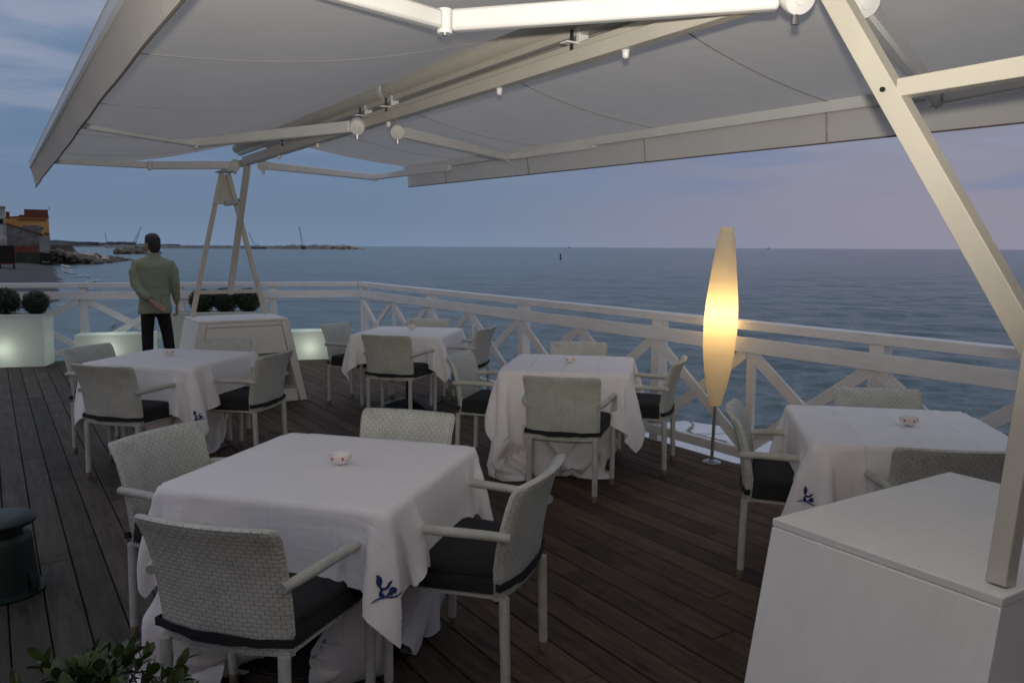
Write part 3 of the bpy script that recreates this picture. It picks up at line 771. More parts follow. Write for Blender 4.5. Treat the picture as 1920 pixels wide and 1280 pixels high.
def make_table(tb, first=[None]):
    cx, cy, an = TAB[tb]
    lab = {'T1': 'square dining table hidden under white cloths, nearest of all', 'T5': 'square dining table under white cloths in front of the far cabinet', 'T4': 'square dining table on a black iron pedestal by the railing corner',
           'T3': 'square dining table under trailing white cloths beside the sea-side railing', 'T2': 'square dining table under white cloths behind the near cabinet'}[tb]
    if first[0] is None:
        t = thing('dining_table', lab, 'table', (cx, cy, 0), R(an), 'square dining tables')
        MB().box((0, 0, .705), (.84, .84, .03)).build('tabletop', M['black_metal'], t, bevel=.004)
        MB().tube([(0, 0, .05), (0, 0, .689)], .038, 20).build('pedestal', M['black_metal'], t)
        b = .27; MB().loft([[(-b, -b, .0), (b, -b, .0), (b, b, .0), (-b, b, .0)], [(-b, -b, .012), (b, -b, .012), (b, b, .012), (-b, b, .012)], [(-.05, -.05, .07), (.05, -.05, .07), (.05, .05, .07), (-.05, .05, .07)]]).build('base', M['black_metal'], t, smooth=0, bevel=.003)
        first[0] = t
    else:
        t = copy_tree(first[0]); t.location = (cx, cy, 0); t.rotation_euler = (0, 0, R(an)); tag(t, lab)
    return t
CLAB = {'T1': 'white top cloth on the nearest table, blue emblem on its hanging front corner', 'T5': 'white top cloth with a blue emblem corner on the table by the far cabinet',
        'T4': 'white cloth hanging free over the black-pedestal table', 'T3': 'creased white top cloth bunched over chair arms on the railing-side table', 'T2': 'creased white top cloth of the rightmost table, draped over chair arms'}
ULAB = {'T1': 'floor-length white undercloth of the nearest table', 'T5': 'floor-length white undercloth of the table by the far cabinet', 'T3': 'floor-length white undercloth trailing on the boards beside the railing', 'T2': 'floor-length white undercloth of the rightmost table'}
ARMS = {'T1': {('R', -1)}, 'T5': {('R', -1), ('F', 1)}, 'T4': set(), 'T3': {(q, s) for q in 'FLR' for s in (-1, 1)}, 'T2': {(q, s) for q in 'FLR' for s in (-1, 1)}}
OFF = {'T1': (.015, -.01, .0), 'T5': (0, -.02, .01), 'T4': (-.01, 0, -.01), 'T3': (-.02, -.02, .015), 'T2': (.01, -.015, -.012)}
def clamp_under(P):
    """keep the undercloth inside the top cloth where the two overlap"""
    for i in range(P.shape[0]):
        for j in range(P.shape[1]):
            x, y, z = P[i, j]
            if z < .26: continue
            k = min(1, (z - .26) / .14); lim = HALF - .012
            m = max(abs(x), abs(y))
            for q in (0, 1):
                if abs(P[i, j, q]) > lim: P[i, j, q] = P[i, j, q] * (1 - k) + math.copysign(lim, P[i, j, q]) * k
            if z > .725: P[i, j, 2] = min(z, .753)
    return P
for k, tb in enumerate(TAB):
    cx, cy, an = TAB[tb]; make_table(tb)
    ch = chairs_local(tb)
    if tb != 'T4':
        Pu, gu = sim_cloth({'T3': 2.46}.get(tb, 2.38), 48, HALF - .008, .753, foot=[(x, y, rz, .30, .245, .52) for _, x, y, rz in ch], seed=k + 3, floor=True, fine=14)
        u = cloth_mesh('undercloth', clamp_under(Pu), gu, M['under']); u.location = (cx, cy, 0); u.rotation_euler = (0, 0, R(an))
        tag(u, ULAB[tb], 'tablecloth', 'floor-length white undercloths')
    ox, oy, tl = OFF[tb]
    P_, g_ = sim_cloth({'T1': 1.39, 'T5': 1.50, 'T4': 1.43, 'T3': 1.53, 'T2': 1.50}[tb], 42, HALF + .004, .760, caps=arm_caps(ch, ARMS[tb]), seed=k + 20, off=(ox, oy), tilt=tl)
    o = cloth_mesh('tablecloth', P_, g_, M['pressed' if tb in ('T3', 'T2') else 'cloth']); o.location = (cx, cy, 0); o.rotation_euler = (0, 0, R(an))
    tag(o, CLAB[tb], 'tablecloth', 'white top cloths')
    if tb in ('T1', 'T5'): emblem(o, P_, g_, 1, -1, .20, -.045, 1.12) if tb == 'T1' else emblem(o, P_, g_, 1, -1, .19, .0, 1.0)
    if tb == 'T2': emblem(o, P_, g_, -1, -1, .275, .0, 1.0)
    if tb == 'T3': pass

# ------------------------------------------------------------------ ashtrays
def make_ashtray():
    t = thing('ashtray', 'x', 'ashtray')
    prof = [(.0, .0), (.021, .0), (.023, .002), (.036, .012), (.0415, .022), (.043, .036), (.0415, .038), (.0395, .036), (.037, .022), (.030, .012), (.0, .008)]
    MB().lathe(prof, 40).build('bowl', M['china'], t, smooth=60)
    for z in (.0213, .0313):
        r = .0418 if z < .025 else .0428
        MB().lathe([(r, z - .0007), (r + .0004, z), (r, z + .0007), (r - .0006, z), (r, z - .0007)], 40, caps=False).build('red_line', M['red'], t)
    for a in range(6):
        mb = MB(); a0 = a * PI / 3 + .1; r = .0427; vs = []; 
        for z in (.0213, .0313):
            rr_ = .0422 if z < .025 else .0431
            for i in range(4): vs.append((rr_ * math.cos(a0 + i * .06), rr_ * math.sin(a0 + i * .06), z))
        mb.add(vs, [(i, i + 1, i + 5, i + 4) for i in range(3)]); o = mb.build('red_block', M['red'], t, smooth=60)
        o.modifiers.new('t', 'SOLIDIFY').thickness = .0006
    return t
ASH = [('T1', 638, 868, 'white ashtray with a red band on the nearest table'), ('T5', 317, 665, 'small white ashtray on the table by the far cabinet'), ('T4', 773, 617, 'small white ashtray on the black-pedestal table'),
       ('T3', 1069, 679, 'white red-banded ashtray on the trailing-cloth table'), ('T2', 1704, 796, 'white red-lined ashtray on the rightmost table')]
ash0 = make_ashtray()
for i, (tb, px, py, lab) in enumerate(ASH):
    o = ash0 if i == 0 else copy_tree(ash0); p = onz(px, py, .766)
    o.location = (p.x, p.y, .766); o.rotation_euler = (0, 0, i * .7 + .2)
    tag(o, lab, 'ashtray', 'white ashtrays on the tables')

# ------------------------------------------------------------------ cabinets that carry the awning frame
def make_cabinet(label, y0, y1, front):
    """trapezoid front, straight depth; front = -1: open face towards -Y"""
    cx = 2.15 if front < 0 else 2.24; H_ = .875; t = thing('cabinet', label, 'cabinet', (cx, (y0 + y1) / 2, 0), 0, 'white trapezoid cabinets under the awning frame')
    d = (y1 - y0) / 2; wt, wb = .445, .625; th = .022
    X = lambda z: wb + (wt - wb) * z / H_
    for s in (-1, 1):
        MB().prism([(s * X(.0), -d, .0), (s * X(H_ - th), -d, H_ - th), (s * (X(H_ - th) - th), -d, H_ - th), (s * (X(0) - th), -d, .0)][::s], (0, 2 * d, 0)).build('side_panel', M['cab'], t, bevel=.003)
    MB().box((0, 0, H_ - th / 2 + .001), (2 * wt + .003, 2 * d + .003, th)).build('top_panel', M['cab'], t, bevel=.003)
    f = front
    def panel(nm, z0, z1, y, inset, m, th_=.018):
        a = [(-X(z0) + inset, y, z0), (X(z0) - inset, y, z0), (X(z1) - inset, y, z1), (-X(z1) + inset, y, z1)]
        return MB().prism(a if f < 0 else a[::-1], (0, -f * th_, 0)).build(nm, m, t, bevel=.002)
    yf = f * d
    panel('back_panel', .02, H_ - th - .002, -f * (d - .02), th + .003, M['cab'])
    # front frame: stiles, header, drawer front, kick board
    for s in (-1, 1):
        pts = [(s * (X(.0) - th - .001), yf - f * .004, .0), (s * (X(H_ - th) - th - .001), yf - f * .004, H_ - th - .001), (s * (X(H_ - th) - th - .06), yf - f * .004, H_ - th - .001), (s * (X(.0) - th - .05), yf - f * .004, .0)]
        MB().prism(pts, (0, -f * .018, 0)).build('stile', M['cab'], t)
    a0 = .52
    def trap(nm, z0, z1, gap, y, m=M['cab']):
        a = [(-X(z0) + th + .062 + gap, y, z0), (X(z0) - th - .062 - gap, y, z0), (X(z1) - th - .062 - gap, y, z1), (-X(z1) + th + .062 + gap, y, z1)]
        return MB().prism(a, (0, -f * .018, 0)).build(nm, m, t, bevel=.0015)
    trap('header', H_ - th - .045, H_ - th - .002, .001, yf - f * .004)
    trap('drawer_front', a0, H_ - th - .050, .004, yf - f * .003)
    trap('kick_board', .0, .10, .001, yf - f * .012)
    MB().box((0, 0, .112), (2 * X(.112) - .06, 2 * d - .07, .02)).build('shelf', M['cab'], t)
    MB().box((.10, -f * .03, .32), (.018, 2 * d - .14, .39)).build('divider', M['cab_dark'], t)
    return t
make_cabinet('white trapezoid cabinet at the far end of the deck, dark opening under its drawer', 8.32, 9.00, -1)
make_cabinet('large white trapezoid cabinet in the right foreground, a steel leg standing on it', .83, 1.44, 1)

# ------------------------------------------------------------------ awning frame
def make_frame():
    t = thing('awning_support', 'cream steel frame of two A-shaped trestles joined by a long overhead beam', 'awning frame', (2.15, 4.7, 0))
    o = Vector((2.15, 4.7, 0))
    def part(nm, fn, m=M['metal'], bev=.003, **k):
        mb = MB(); fn(mb); return mb.build(nm, m, t, bevel=bev, **k)
    B = lambda p, q, w, h, up=(0, 1, 0): (lambda m: m.bar(Vector(p) - o, Vector(q) - o, w, h, up=up))
    for yl, sgn, lx in ((8.93, 1, (1.77, 2.53)), (.87, -1, (1.865, 2.44))):
        ap = 2.37; xa = 2.15
        ytop = yl
        for s, x in ((-1, lx[0]), (1, lx[1])):
            lg = part('leg', B((x, yl, .878), (xa + s * .035, ytop, ap), .046, .046))
        zc = 1.13; xl = lx[0] + (xa - .035 - lx[0]) * (zc - .878) / (ap - .878); xr = lx[1] + (xa + .035 - lx[1]) * (zc - .878) / (ap - .878)
        part('crossbar', B((xl + .02, yl, zc), (xr - .02, yl, zc), .03, .04, (0, 0, 1)))
        yb, yt = (8.88, 8.04) if sgn > 0 else (.80, 1.60)
        part('strut', B((xa, yb, 1.12), (xa, yt, 2.385), .062, .052, (1, 0, 0)))
        f = (2.06 - 1.12) / (2.385 - 1.12); ym = yb + (yt - yb) * f
        part('tie_bar', B((xa + .002, ym + sgn * .035, 2.06), (xa + .002, yl - sgn * .005, 2.06), .05, .05, (0, 0, 1)))
        part('apex_bar', B((xa - .125, yl - sgn * .03, 2.065), (xa + .115, yl - sgn * .03, 2.065), .022, .034, (0, 0, 1)))
        part('gusset_plate', lambda m: m.prism([Vector((xa - .085, yl + .01, 2.08)) - o, Vector((xa + .085, yl + .01, 2.08)) - o, Vector((xa + .03, yl + .01, 2.36)) - o, Vector((xa - .03, yl + .01, 2.36)) - o], (0, .012, 0)))
        part('bolt', lambda m: m.tube([Vector((xa - .034, ym, 2.06)) - o, Vector((xa + .034, ym, 2.06)) - o], .007, 10), M['black_metal'], 0)
        part('head_plate', lambda m: m.box(Vector((xa, yl - sgn * .06, 2.388)) - o, (.16, .30, .016)))
    part('beam', B((2.15, -5.2, 2.417), (2.15, 8.30, 2.417), .056, .058, (0, 0, 1)))  # runs on with the awning length added behind the camera
    part('torsion_bar', B((2.262, -5.2, 2.572), (2.262, 8.75, 2.572), .042, .05, (0, 0, 1)))
    part('side_rail', B((2.228, -5.2, 2.497), (2.228, 8.5, 2.497), .012, .026, (0, 0, 1)))
    for y in (7.05, 6.08, 4.78, 3.47, 2.53):
        b = part('end_cap', lambda m: m.lathe([(.0, -.032), (.009, -.030), (.014, -.022), (.0145, -.004), (.017, -.003), (.017, 0)], 14, Vector((2.155, y, 2.388)) - o), M['white_metal'], 0, smooth=50)
    for y in (2.95, 4.92, 5.35, 7.1):
        br = MB()
        br.box(Vector((2.225, y, 2.505)) - o, (.13, .05, .008)); br.box(Vector((2.262, y, 2.55)) - o, (.052, .022, .09))
        br.build('bracket', M['white_metal'], t, bevel=.002)
        part('bracket_bolt', lambda m: m.tube([Vector((2.20, y - .005, 2.47)) - o, Vector((2.20, y - .005, 2.56)) - o], .008, 8), M['black_metal'], 0)
    return t
make_frame()

def arm_set(t, o, sh, el, en, zs, shoulder=True, upper=(.05, .075), lower=(.045, .065)):
    """a folding awning arm: two box sections, shoulder casting, elbow joint, end bracket"""
    sh = Vector((*sh, zs[0])) - o; el = Vector((*el, zs[1])) - o; en = Vector((*en, zs[2])) - o
    u = (el - sh).normalized(); l = (en - el).normalized()
    mb = MB(); mb.bar(sh + u * .05, el - u * .03, *upper); a = mb.build('folding_arm', M['white_metal'], t, bevel=.012)
    MB().bar(el + l * .03, en, *lower).build('forearm', M['white_metal'], a, bevel=.01)
    e = MB(); e.lathe([(.0, -.042), (.026, -.042), (.028, -.039), (.028, -.027), (.0245, -.026), (.0245, .026), (.028, .027), (.028, .039), (.026, .042), (0, .042)], 20, el); e.build('elbow', M['white_metal'], a, bevel=.001)
    MB().tube([el + Vector((0, 0, -.048)), el + Vector((0, 0, .045))], .009, 8).build('elbow_pin', M['steel'], a)
    s_ = MB(); n_ = u.cross(Vector((0, 0, 1))).normalized()
    s_.lathe([(0, -.042), (.036, -.040), (.047, -.035), (.051, -.027), (.051, .027), (.047, .035), (.019, .039), (.017, .043), (0, .044)], 26, sh, ax=(-.35, -.80, -.45))
    s_.box(sh + Vector((0, 0, -.005)), (.05, .05, .045)); s_.build('shoulder', M['white_metal'], a, smooth=40)
    MB().tube([sh + Vector((0, 0, -.085)), sh + Vector((0, 0, -.04))], .012, 8).build('shoulder_bolt', M['steel'], a)
    MB().box(en, (.05, .05, .05)).build('end_bracket', M['white_metal'], a, bevel=.004)
    return a

def make_awning(label, xr, xf, y0, y1, yr1, z_f, z_r, sgn, val_h, arms, seams, vseams):
    """xr roller side, xf front edge; z_f(y) height of the front rail"""
    t = thing('awning', label, 'awning', (xf, (y0 + y1) / 2, 0)); o = Vector((xf, (y0 + y1) / 2, 0))
    nx, ny = 14, 48
    def pt(i, j):
        a = i / nx; b = j / ny
        y_ = y0 + (y1 + (yr1 - y1) * (1 - a) - y0) * b
        x = xr + (xf - xr) * a; zf = z_f(y_)
        sag = -(.095 if sgn < 0 else .05) * math.sin(PI * a) * (1 + .25 * math.sin(b * 9))
        edge = .03 * math.exp(-((1 - b) * 14) ** 2) * math.sin(PI * a)
        return Vector((x, y_, z_r + (zf - z_r) * a + sag + edge))
    vs = [pt(i, j) - o for i in range(nx + 1) for j in range(ny + 1)]
    fs = [(i * (ny + 1) + j, (i + 1) * (ny + 1) + j, (i + 1) * (ny + 1) + j + 1, i * (ny + 1) + j + 1) for i in range(nx) for j in range(ny)]
    MB().add(vs, fs).build('canopy', M['canvas'], t, smooth=180)
    for ys in seams:
        mb = MB(); pts = []
        b = (ys - y0) / (y1 - y0) * ny
        for i in range(nx + 1):
            j = min(int(b), ny - 1); f = b - j; p = pt(i, j).lerp(pt(i, j + 1), f) - o + Vector((0, 0, -.0035)); pts.append(p)
        n = len(pts); w = .005
        mb.add([p + Vector((0, s * w, 0)) for p in pts for s in (-1, 1)], [(2 * i, 2 * i + 1, 2 * i + 3, 2 * i + 2) for i in range(n - 1)])
        so_ = mb.build('seam', M['seam'], t, smooth=180); so_.modifiers.new('t', 'SOLIDIFY').thickness = .0015
    fr = MB(); k = 24; rings = []
    for j in range(k + 1):
        y_ = y0 + (y1 - y0) * j / k; z = z_f(y_)
        rings.append([Vector((xf + sgn * q[0], y_, z + q[1])) - o for q in ((-.03, -.058), (.026, -.058), (.034, -.046), (.034, .004), (.022, .016), (-.022, .016), (-.03, .008))])
    fr.loft(rings).build('front_rail', M['white_metal'], t, smooth=30)
    va = MB(); vs = []; nz = 6; my = 90
    for j in range(my + 1):
        y_ = y0 + (y1 - y0) * j / my
        for i in range(nz + 1):
            a = i / nz; sw = .005 * math.sin(y_ * 1.3) * a + .002 * math.sin(y_ * 6.1 + 1) * a
            vs.append(Vector((xf + sgn * ((.036 - .05 * a) if sgn < 0 else (.012 + .02 * a)) + sw, y_, z_f(y_) + (.008 if sgn < 0 else -.045) - a * (val_h(y_) + (.05 if sgn < 0 else 0)))) - o)
    va.add(vs, [(j * (nz + 1) + i, (j + 1) * (nz + 1) + i, (j + 1) * (nz + 1) + i + 1, j * (nz + 1) + i + 1) for j in range(my) for i in range(nz)])
    v = va.build('valance', M['canvas'], t, smooth=180)
    hm = MB(); hm.tube([vs[j * (nz + 1) + nz] for j in range(my + 1)], .005, 6); hm.build('hem', M['hem'], v)
    for ys in vseams:
        j = int((ys - y0) / (y1 - y0) * my); q = vs[j * (nz + 1):(j + 1) * (nz + 1)]
        mb = MB(); mb.add([p + Vector((-sgn * .003, s * .008, 0)) for p in q for s in (-1, 1)], [(2 * i, 2 * i + 1, 2 * i + 3, 2 * i + 2) for i in range(nz)])
        s2 = mb.build('seam', M['seam'], v, smooth=180); s2.modifiers.new('t', 'SOLIDIFY').thickness = .001
    ro = MB(); xc = xr + (.03 if sgn < 0 else -.02)
    ro.tube([Vector((xc, y0 + .05, z_r - .035)) - o, Vector((xc, yr1 + .08, z_r - .035)) - o], .058, 24); ro.build('roller', M['metal'], t, smooth=40)
    for a in arms: arm_set(t, o, *a)
    return t, o
lt, lo_ = make_awning('left awning, canvas canopy with a broad hanging valance over the inner tables', 2.235, .415, -5.2, 9.0, 8.75, lambda y: 2.405 - .004 * (y - 4), 2.665, -1,  # unseen stretch behind the camera added to block sky and darken the foreground
            lambda y: .165 + .02 * math.exp(-((y - 9) / 1.2) ** 2), [((2.17, 1.74), (1.40, 2.62), (.47, 2.32), (2.40, 2.405, 2.39)), ((2.085, 5.12), (1.40, 6.66), (.47, 5.86), (2.40, 2.40, 2.385)), ((2.09, 8.27), (1.40, 8.78), (.47, 8.60), (2.40, 2.40, 2.385))],
            (-2.5, -1.2, .1, 1.35, 2.5, 3.75, 5.1, 6.5, 7.9), (-2, .2, 2.4, 4.6, 6.8))
for y in (5.0, ):
    c = MB(); rg = []
    for i in range(9):
        a = R(150 + 150 * i / 8); p = Vector((2.265 + .078 * math.cos(a), y, 2.63 + .078 * math.sin(a))) - lo_
        rg.append(p)
    c.loft([[p + Vector((0, -.022, 0)), p + Vector((0, .022, 0)), p + Vector((.004, .022, -.004)), p + Vector((.004, -.022, -.004))] for p in rg]).build('roller_cradle', M['white_metal'], lt)
make_awning('right awning, wide canvas canopy running out over the sea-side railing', 2.40, 4.0, -5.2, 8.42, 8.05, lambda y: 2.445 + .013 * (y - 4), 2.66, 1,  # also lengthened out of view behind the camera, shading the foreground from the sky
            lambda y: .175, [((2.44, 1.70), (3.84, 2.24), (3.97, 1.25), (2.42, 2.33, 2.40)), ((2.40, 5.18), (3.88, 6.12), (4.0, 5.06), (2.40, 2.40, 2.41)), ((2.32, 8.11), (3.75, 8.72), (3.97, 7.36), (2.40, 2.40, 2.41))],
            (-2.6, -1.2, .1, 1.5, 2.95, 4.35, 5.75, 7.2), (-1.4, .2, 1.75, 3.05, 4.55, 6.1, 7.6))

# ------------------------------------------------------------------ floor lamp
def make_lamp():
    t = thing('floor_lamp', 'tall spindle-shaped floor lamp glowing warm yellow by the sea-side railing', 'floor lamp', (4.545, 4.24, 0))
    MB().lathe([(0, 0), (.070, 0), (.072, .004), (.068, .010), (.020, .014), (.016, .024), (0, .024)], 36).build('base', M['steel'], t, smooth=40)
    ln = Vector((.045, -.03, 1.76)); P = lambda z: ln * (z / 1.76)
    MB().tube([P(.02), P(.47)], .0125, 14).build('pole', M['pole'], t)
    prof = [(.440, .036), (.446, .042), (.49, .053), (.534, .064), (.60, .079), (.69, .096), (.79, .110), (.89, .119), (.99, .1225), (1.087, .1228), (1.17, .1195), (1.245, .1145), (1.36, .102), (1.48, .088), (1.58, .0765), (1.667, .065), (1.72, .0565), (1.752, .0495), (1.768, .0468), (1.771, .0455)]
    rings = []
    for z, r in prof:
        c = P(z); rings.append([(c.x + r * math.cos(2 * PI * k / 40), c.y + r * math.sin(2 * PI * k / 40), z) for k in range(40)])
    s = MB().loft(rings, True).build('lamp_shade', M['shade'], t, smooth=50)
    for z, r in ((.83, .1134), (1.11, .1212), (1.385, .0985)):
        c = P(z); MB().lathe([(r + .0002, -.0015), (r + .0010, -.0008), (r + .0010, .0008), (r + .0002, .0015)], 40, (c.x, c.y, z), caps=False).build('shade_joint', M['shade'], s)
    b = P(1.13); lamp_inside('bulb_light', b, 4.6, (1, .66, .26), .075, t)
    MB().ball((b.x, b.y, b.z), .03, 16, 10).build('bulb', M['china'], t)
    return t
make_lamp()

# ------------------------------------------------------------------ planters, benches, box balls along the far railing
def along(s, d, z=0): p = CORN + LU * s + LN * d; return Vector((p.x, p.y, z))
def opal_box(t, L_, D_, H_, hollow):
    x, y = L_ / 2, D_ / 2; k = .03
    mb = MB(); b = .012
    o0 = [(-x + b, -y + b, 0), (x - b, -y + b, 0), (x - b, y - b, 0), (-x + b, y - b, 0)]
    o1 = [(-x, -y, H_), (x, -y, H_), (x, y, H_), (-x, y, H_)]
    if hollow:
        i1 = [(-x + k, -y + k, H_), (x - k, -y + k, H_), (x - k, y - k, H_), (-x + k, y - k, H_)]
        i0 = [(a, b_, H_ - .06) for a, b_, _ in i1]
        mb.loft([o0, o1, i1, i0], True)
    else: mb.loft([o0, o1], True)
    return mb.build('body', M['planter'], t, bevel=.006)
def planter(nm, label, cat, s, L_, D_, H_, hollow, off, energy, lx, lz, grp):
    p = along(s, off + D_ / 2); t = thing(nm, label, cat, p, PI - A20 - PI, grp)
    opal_box(t, L_, D_, H_, hollow)
    if hollow:
        MB().box((0, 0, H_ - .045), (L_ - .064, D_ - .064, .028)).build('soil', M['soil'], t)
    lamp_inside('inner_light', (lx, -.05, lz), energy, (.90, 1, .78), .10, t)
    return t
def boxwood(label, p, r, seed):
    t = thing('boxwood_ball', label, 'topiary', p, seed * 1.3, 'clipped boxwood balls'); rnd = random.Random(seed)
    MB().tube([(0, 0, -.02), (0, 0, r * .8)], .014, 8).build('stem', M['stem'], t)
    mb = MB(); n = 5000
    for i in range(n):
        u = rnd.uniform(-1, 1); a = rnd.uniform(0, 2 * PI); q = math.sqrt(1 - u * u); d = Vector((q * math.cos(a), q * math.sin(a), u))
        bump = 1 + .12 * mnoise.noise(d * 2.2 + Vector((seed, 0, 0))) + .05 * mnoise.noise(d * 6)
        rr_ = r * bump * (rnd.uniform(.72, 1.0) if i % 3 else rnd.uniform(.4, .8)); c = d * rr_ + Vector((0, 0, r * 1.02))
        s = rnd.uniform(.009, .016); e1 = Vector((rnd.uniform(-1, 1), rnd.uniform(-1, 1), rnd.uniform(-1, 1))).normalized(); e2 = e1.cross(d + Vector((.01, .02, .03))).normalized()
        mb.add([c - e1 * s, c + e2 * s * .55, c + e1 * s, c - e2 * s * .55], [(0, 1, 2, 3)])
    mb.build('foliage', M['box_leaf'], t, smooth=0)
    return t
G1 = 'white glowing planters along the far railing'; G2 = 'low white glowing benches along the far railing'
planter('planter', 'tall white planter glowing greenish from inside at the left edge, box balls in it', 'planter', 5.00, 1.60, .42, .70, True, .10, 2.6, .30, .24, G1)
planter('light_bench', 'low white glowing bench to the left of and behind the standing man', 'light bench', 3.36, .98, .40, .41, False, .10, 2.2, -.06, .20, G2)
planter('planter', 'tall white planter behind the far cabinet with three box balls in it', 'planter', 2.06, 1.12, .42, .70, True, .10, 1.2, .0, .24, G1)
planter('light_bench', 'low white glowing bench between the far cabinet and the railing corner', 'light bench', .70, 1.02, .40, .41, False, .10, 2.2, -.07, .18, G2)
for i, (s, lab) in enumerate(((4.34, 'round clipped boxwood nearest the right end of the left-edge planter'), (4.71, 'round clipped boxwood cut by the left edge of the picture'))):
    boxwood(lab, along(s, .31, .665), .170 + .02 * i, i + 1)
for i, (s, lab) in enumerate(((1.61, 'right-hand boxwood ball of three behind the far cabinet'), (1.92, 'middle boxwood ball of three behind the far cabinet'), (2.23, 'left-hand boxwood ball of three behind the far cabinet'))):
    boxwood(lab, along(s, .31, .665), .178 + .008 * (i % 2), i + 5)

# ------------------------------------------------------------------ green bollard speaker
def make_bollard():
    t = thing('bollard_speaker', 'dark green mushroom-shaped bollard at the left edge of the deck', 'bollard', (-.03, 4.36, 0)); t.scale = (.96, .96, .95)
    MB().lathe([(0, 0), (.185, 0), (.187, .012), (.160, .022), (.150, .10), (.140, .26), (.134, .285), (.118, .300), (0, .300)], 48).build('body', M['green_plastic'], t, smooth=40)
    MB().lathe([(0, .300), (.100, .300), (.100, .345), (0, .345)], 40).build('neck', M['black_metal'], t)
    MB().lathe([(0, .345), (.150, .345), (.160, .352), (.162, .366), (.150, .380), (.10, .390), (0, .394)], 48).build('cap', M['green_plastic'], t, smooth=40)
    MB().box((-.03, -.05, .3925), (.035, .012, .003), .5).build('plate', M['white_metal'], t)
    MB().tube([(.13, -.10, .0), (.135, -.105, .05), (.12, -.09, .11)], .02, 10).build('cable_gland', M['green_plastic'], t)
make_bollard()

# ------------------------------------------------------------------ potted shrub at the bottom left
def make_shrub():
    p = onz(160, 1300, .42); t = thing('potted_shrub', 'leafy green shrub poking into the bottom left corner', 'shrub', (p.x, p.y, 0)); rnd = random.Random(11)
    MB().lathe([(0, 0), (.12, 0), (.165, .24), (.175, .245), (.175, .27), (.15, .27), (.14, .24), (0, .24)], 36).build('pot', M['terracotta'], t, smooth=30)
    st = MB(); lf = MB()
    for k in range(52):
        a = rnd.uniform(0, 2 * PI); sp_ = rnd.uniform(.02, .27); top = Vector((sp_ * math.cos(a), sp_ * math.sin(a), rnd.uniform(.40, .50) - sp_ * .18))
        b = Vector((.05 * math.cos(a), .05 * math.sin(a), .22)); mid = b.lerp(top, .5) + Vector((0, 0, .04))
        path = [b, mid, top]; st.tube(path, [.005, .004, .002], 6)
        ax = (top - mid).normalized()
        for i in range(11):
            f = .25 + .8 * i / 10; c = mid.lerp(top, f); ph = i * 2.4 + k
            sd = ax.orthogonal().normalized(); sd = Matrix.Rotation(ph, 3, ax) @ sd
            el = .25 + .75 * (i / 10); d = (sd * (1.15 - .75 * el) + ax * el).normalized(); w = d.cross(ax).normalized(); nrm = w.cross(d)
            ln = rnd.uniform(.040, .064) * (1 - .25 * max(0, f - .8)); wd = ln * .27
            pr = [(0, .25), (.25, .85), (.5, 1), (.75, .8), (1, .05)]
            vs = []
            for u, q in pr:
                cc = c + d * (ln * u) - nrm * (.10 * ln * u * u)
                vs += [cc - w * wd * q + nrm * .003 * q, cc, cc + w * wd * q + nrm * .003 * q]
            fs = []
            for q in range(4): fs += [(q * 3, q * 3 + 1, q * 3 + 4, q * 3 + 3), (q * 3 + 1, q * 3 + 2, q * 3 + 5, q * 3 + 4)]
            lf.add(vs, fs)
    st.build('stems', M['stem'], t); lf.build('foliage', M['shrub_leaf'], t, smooth=60)
make_shrub()

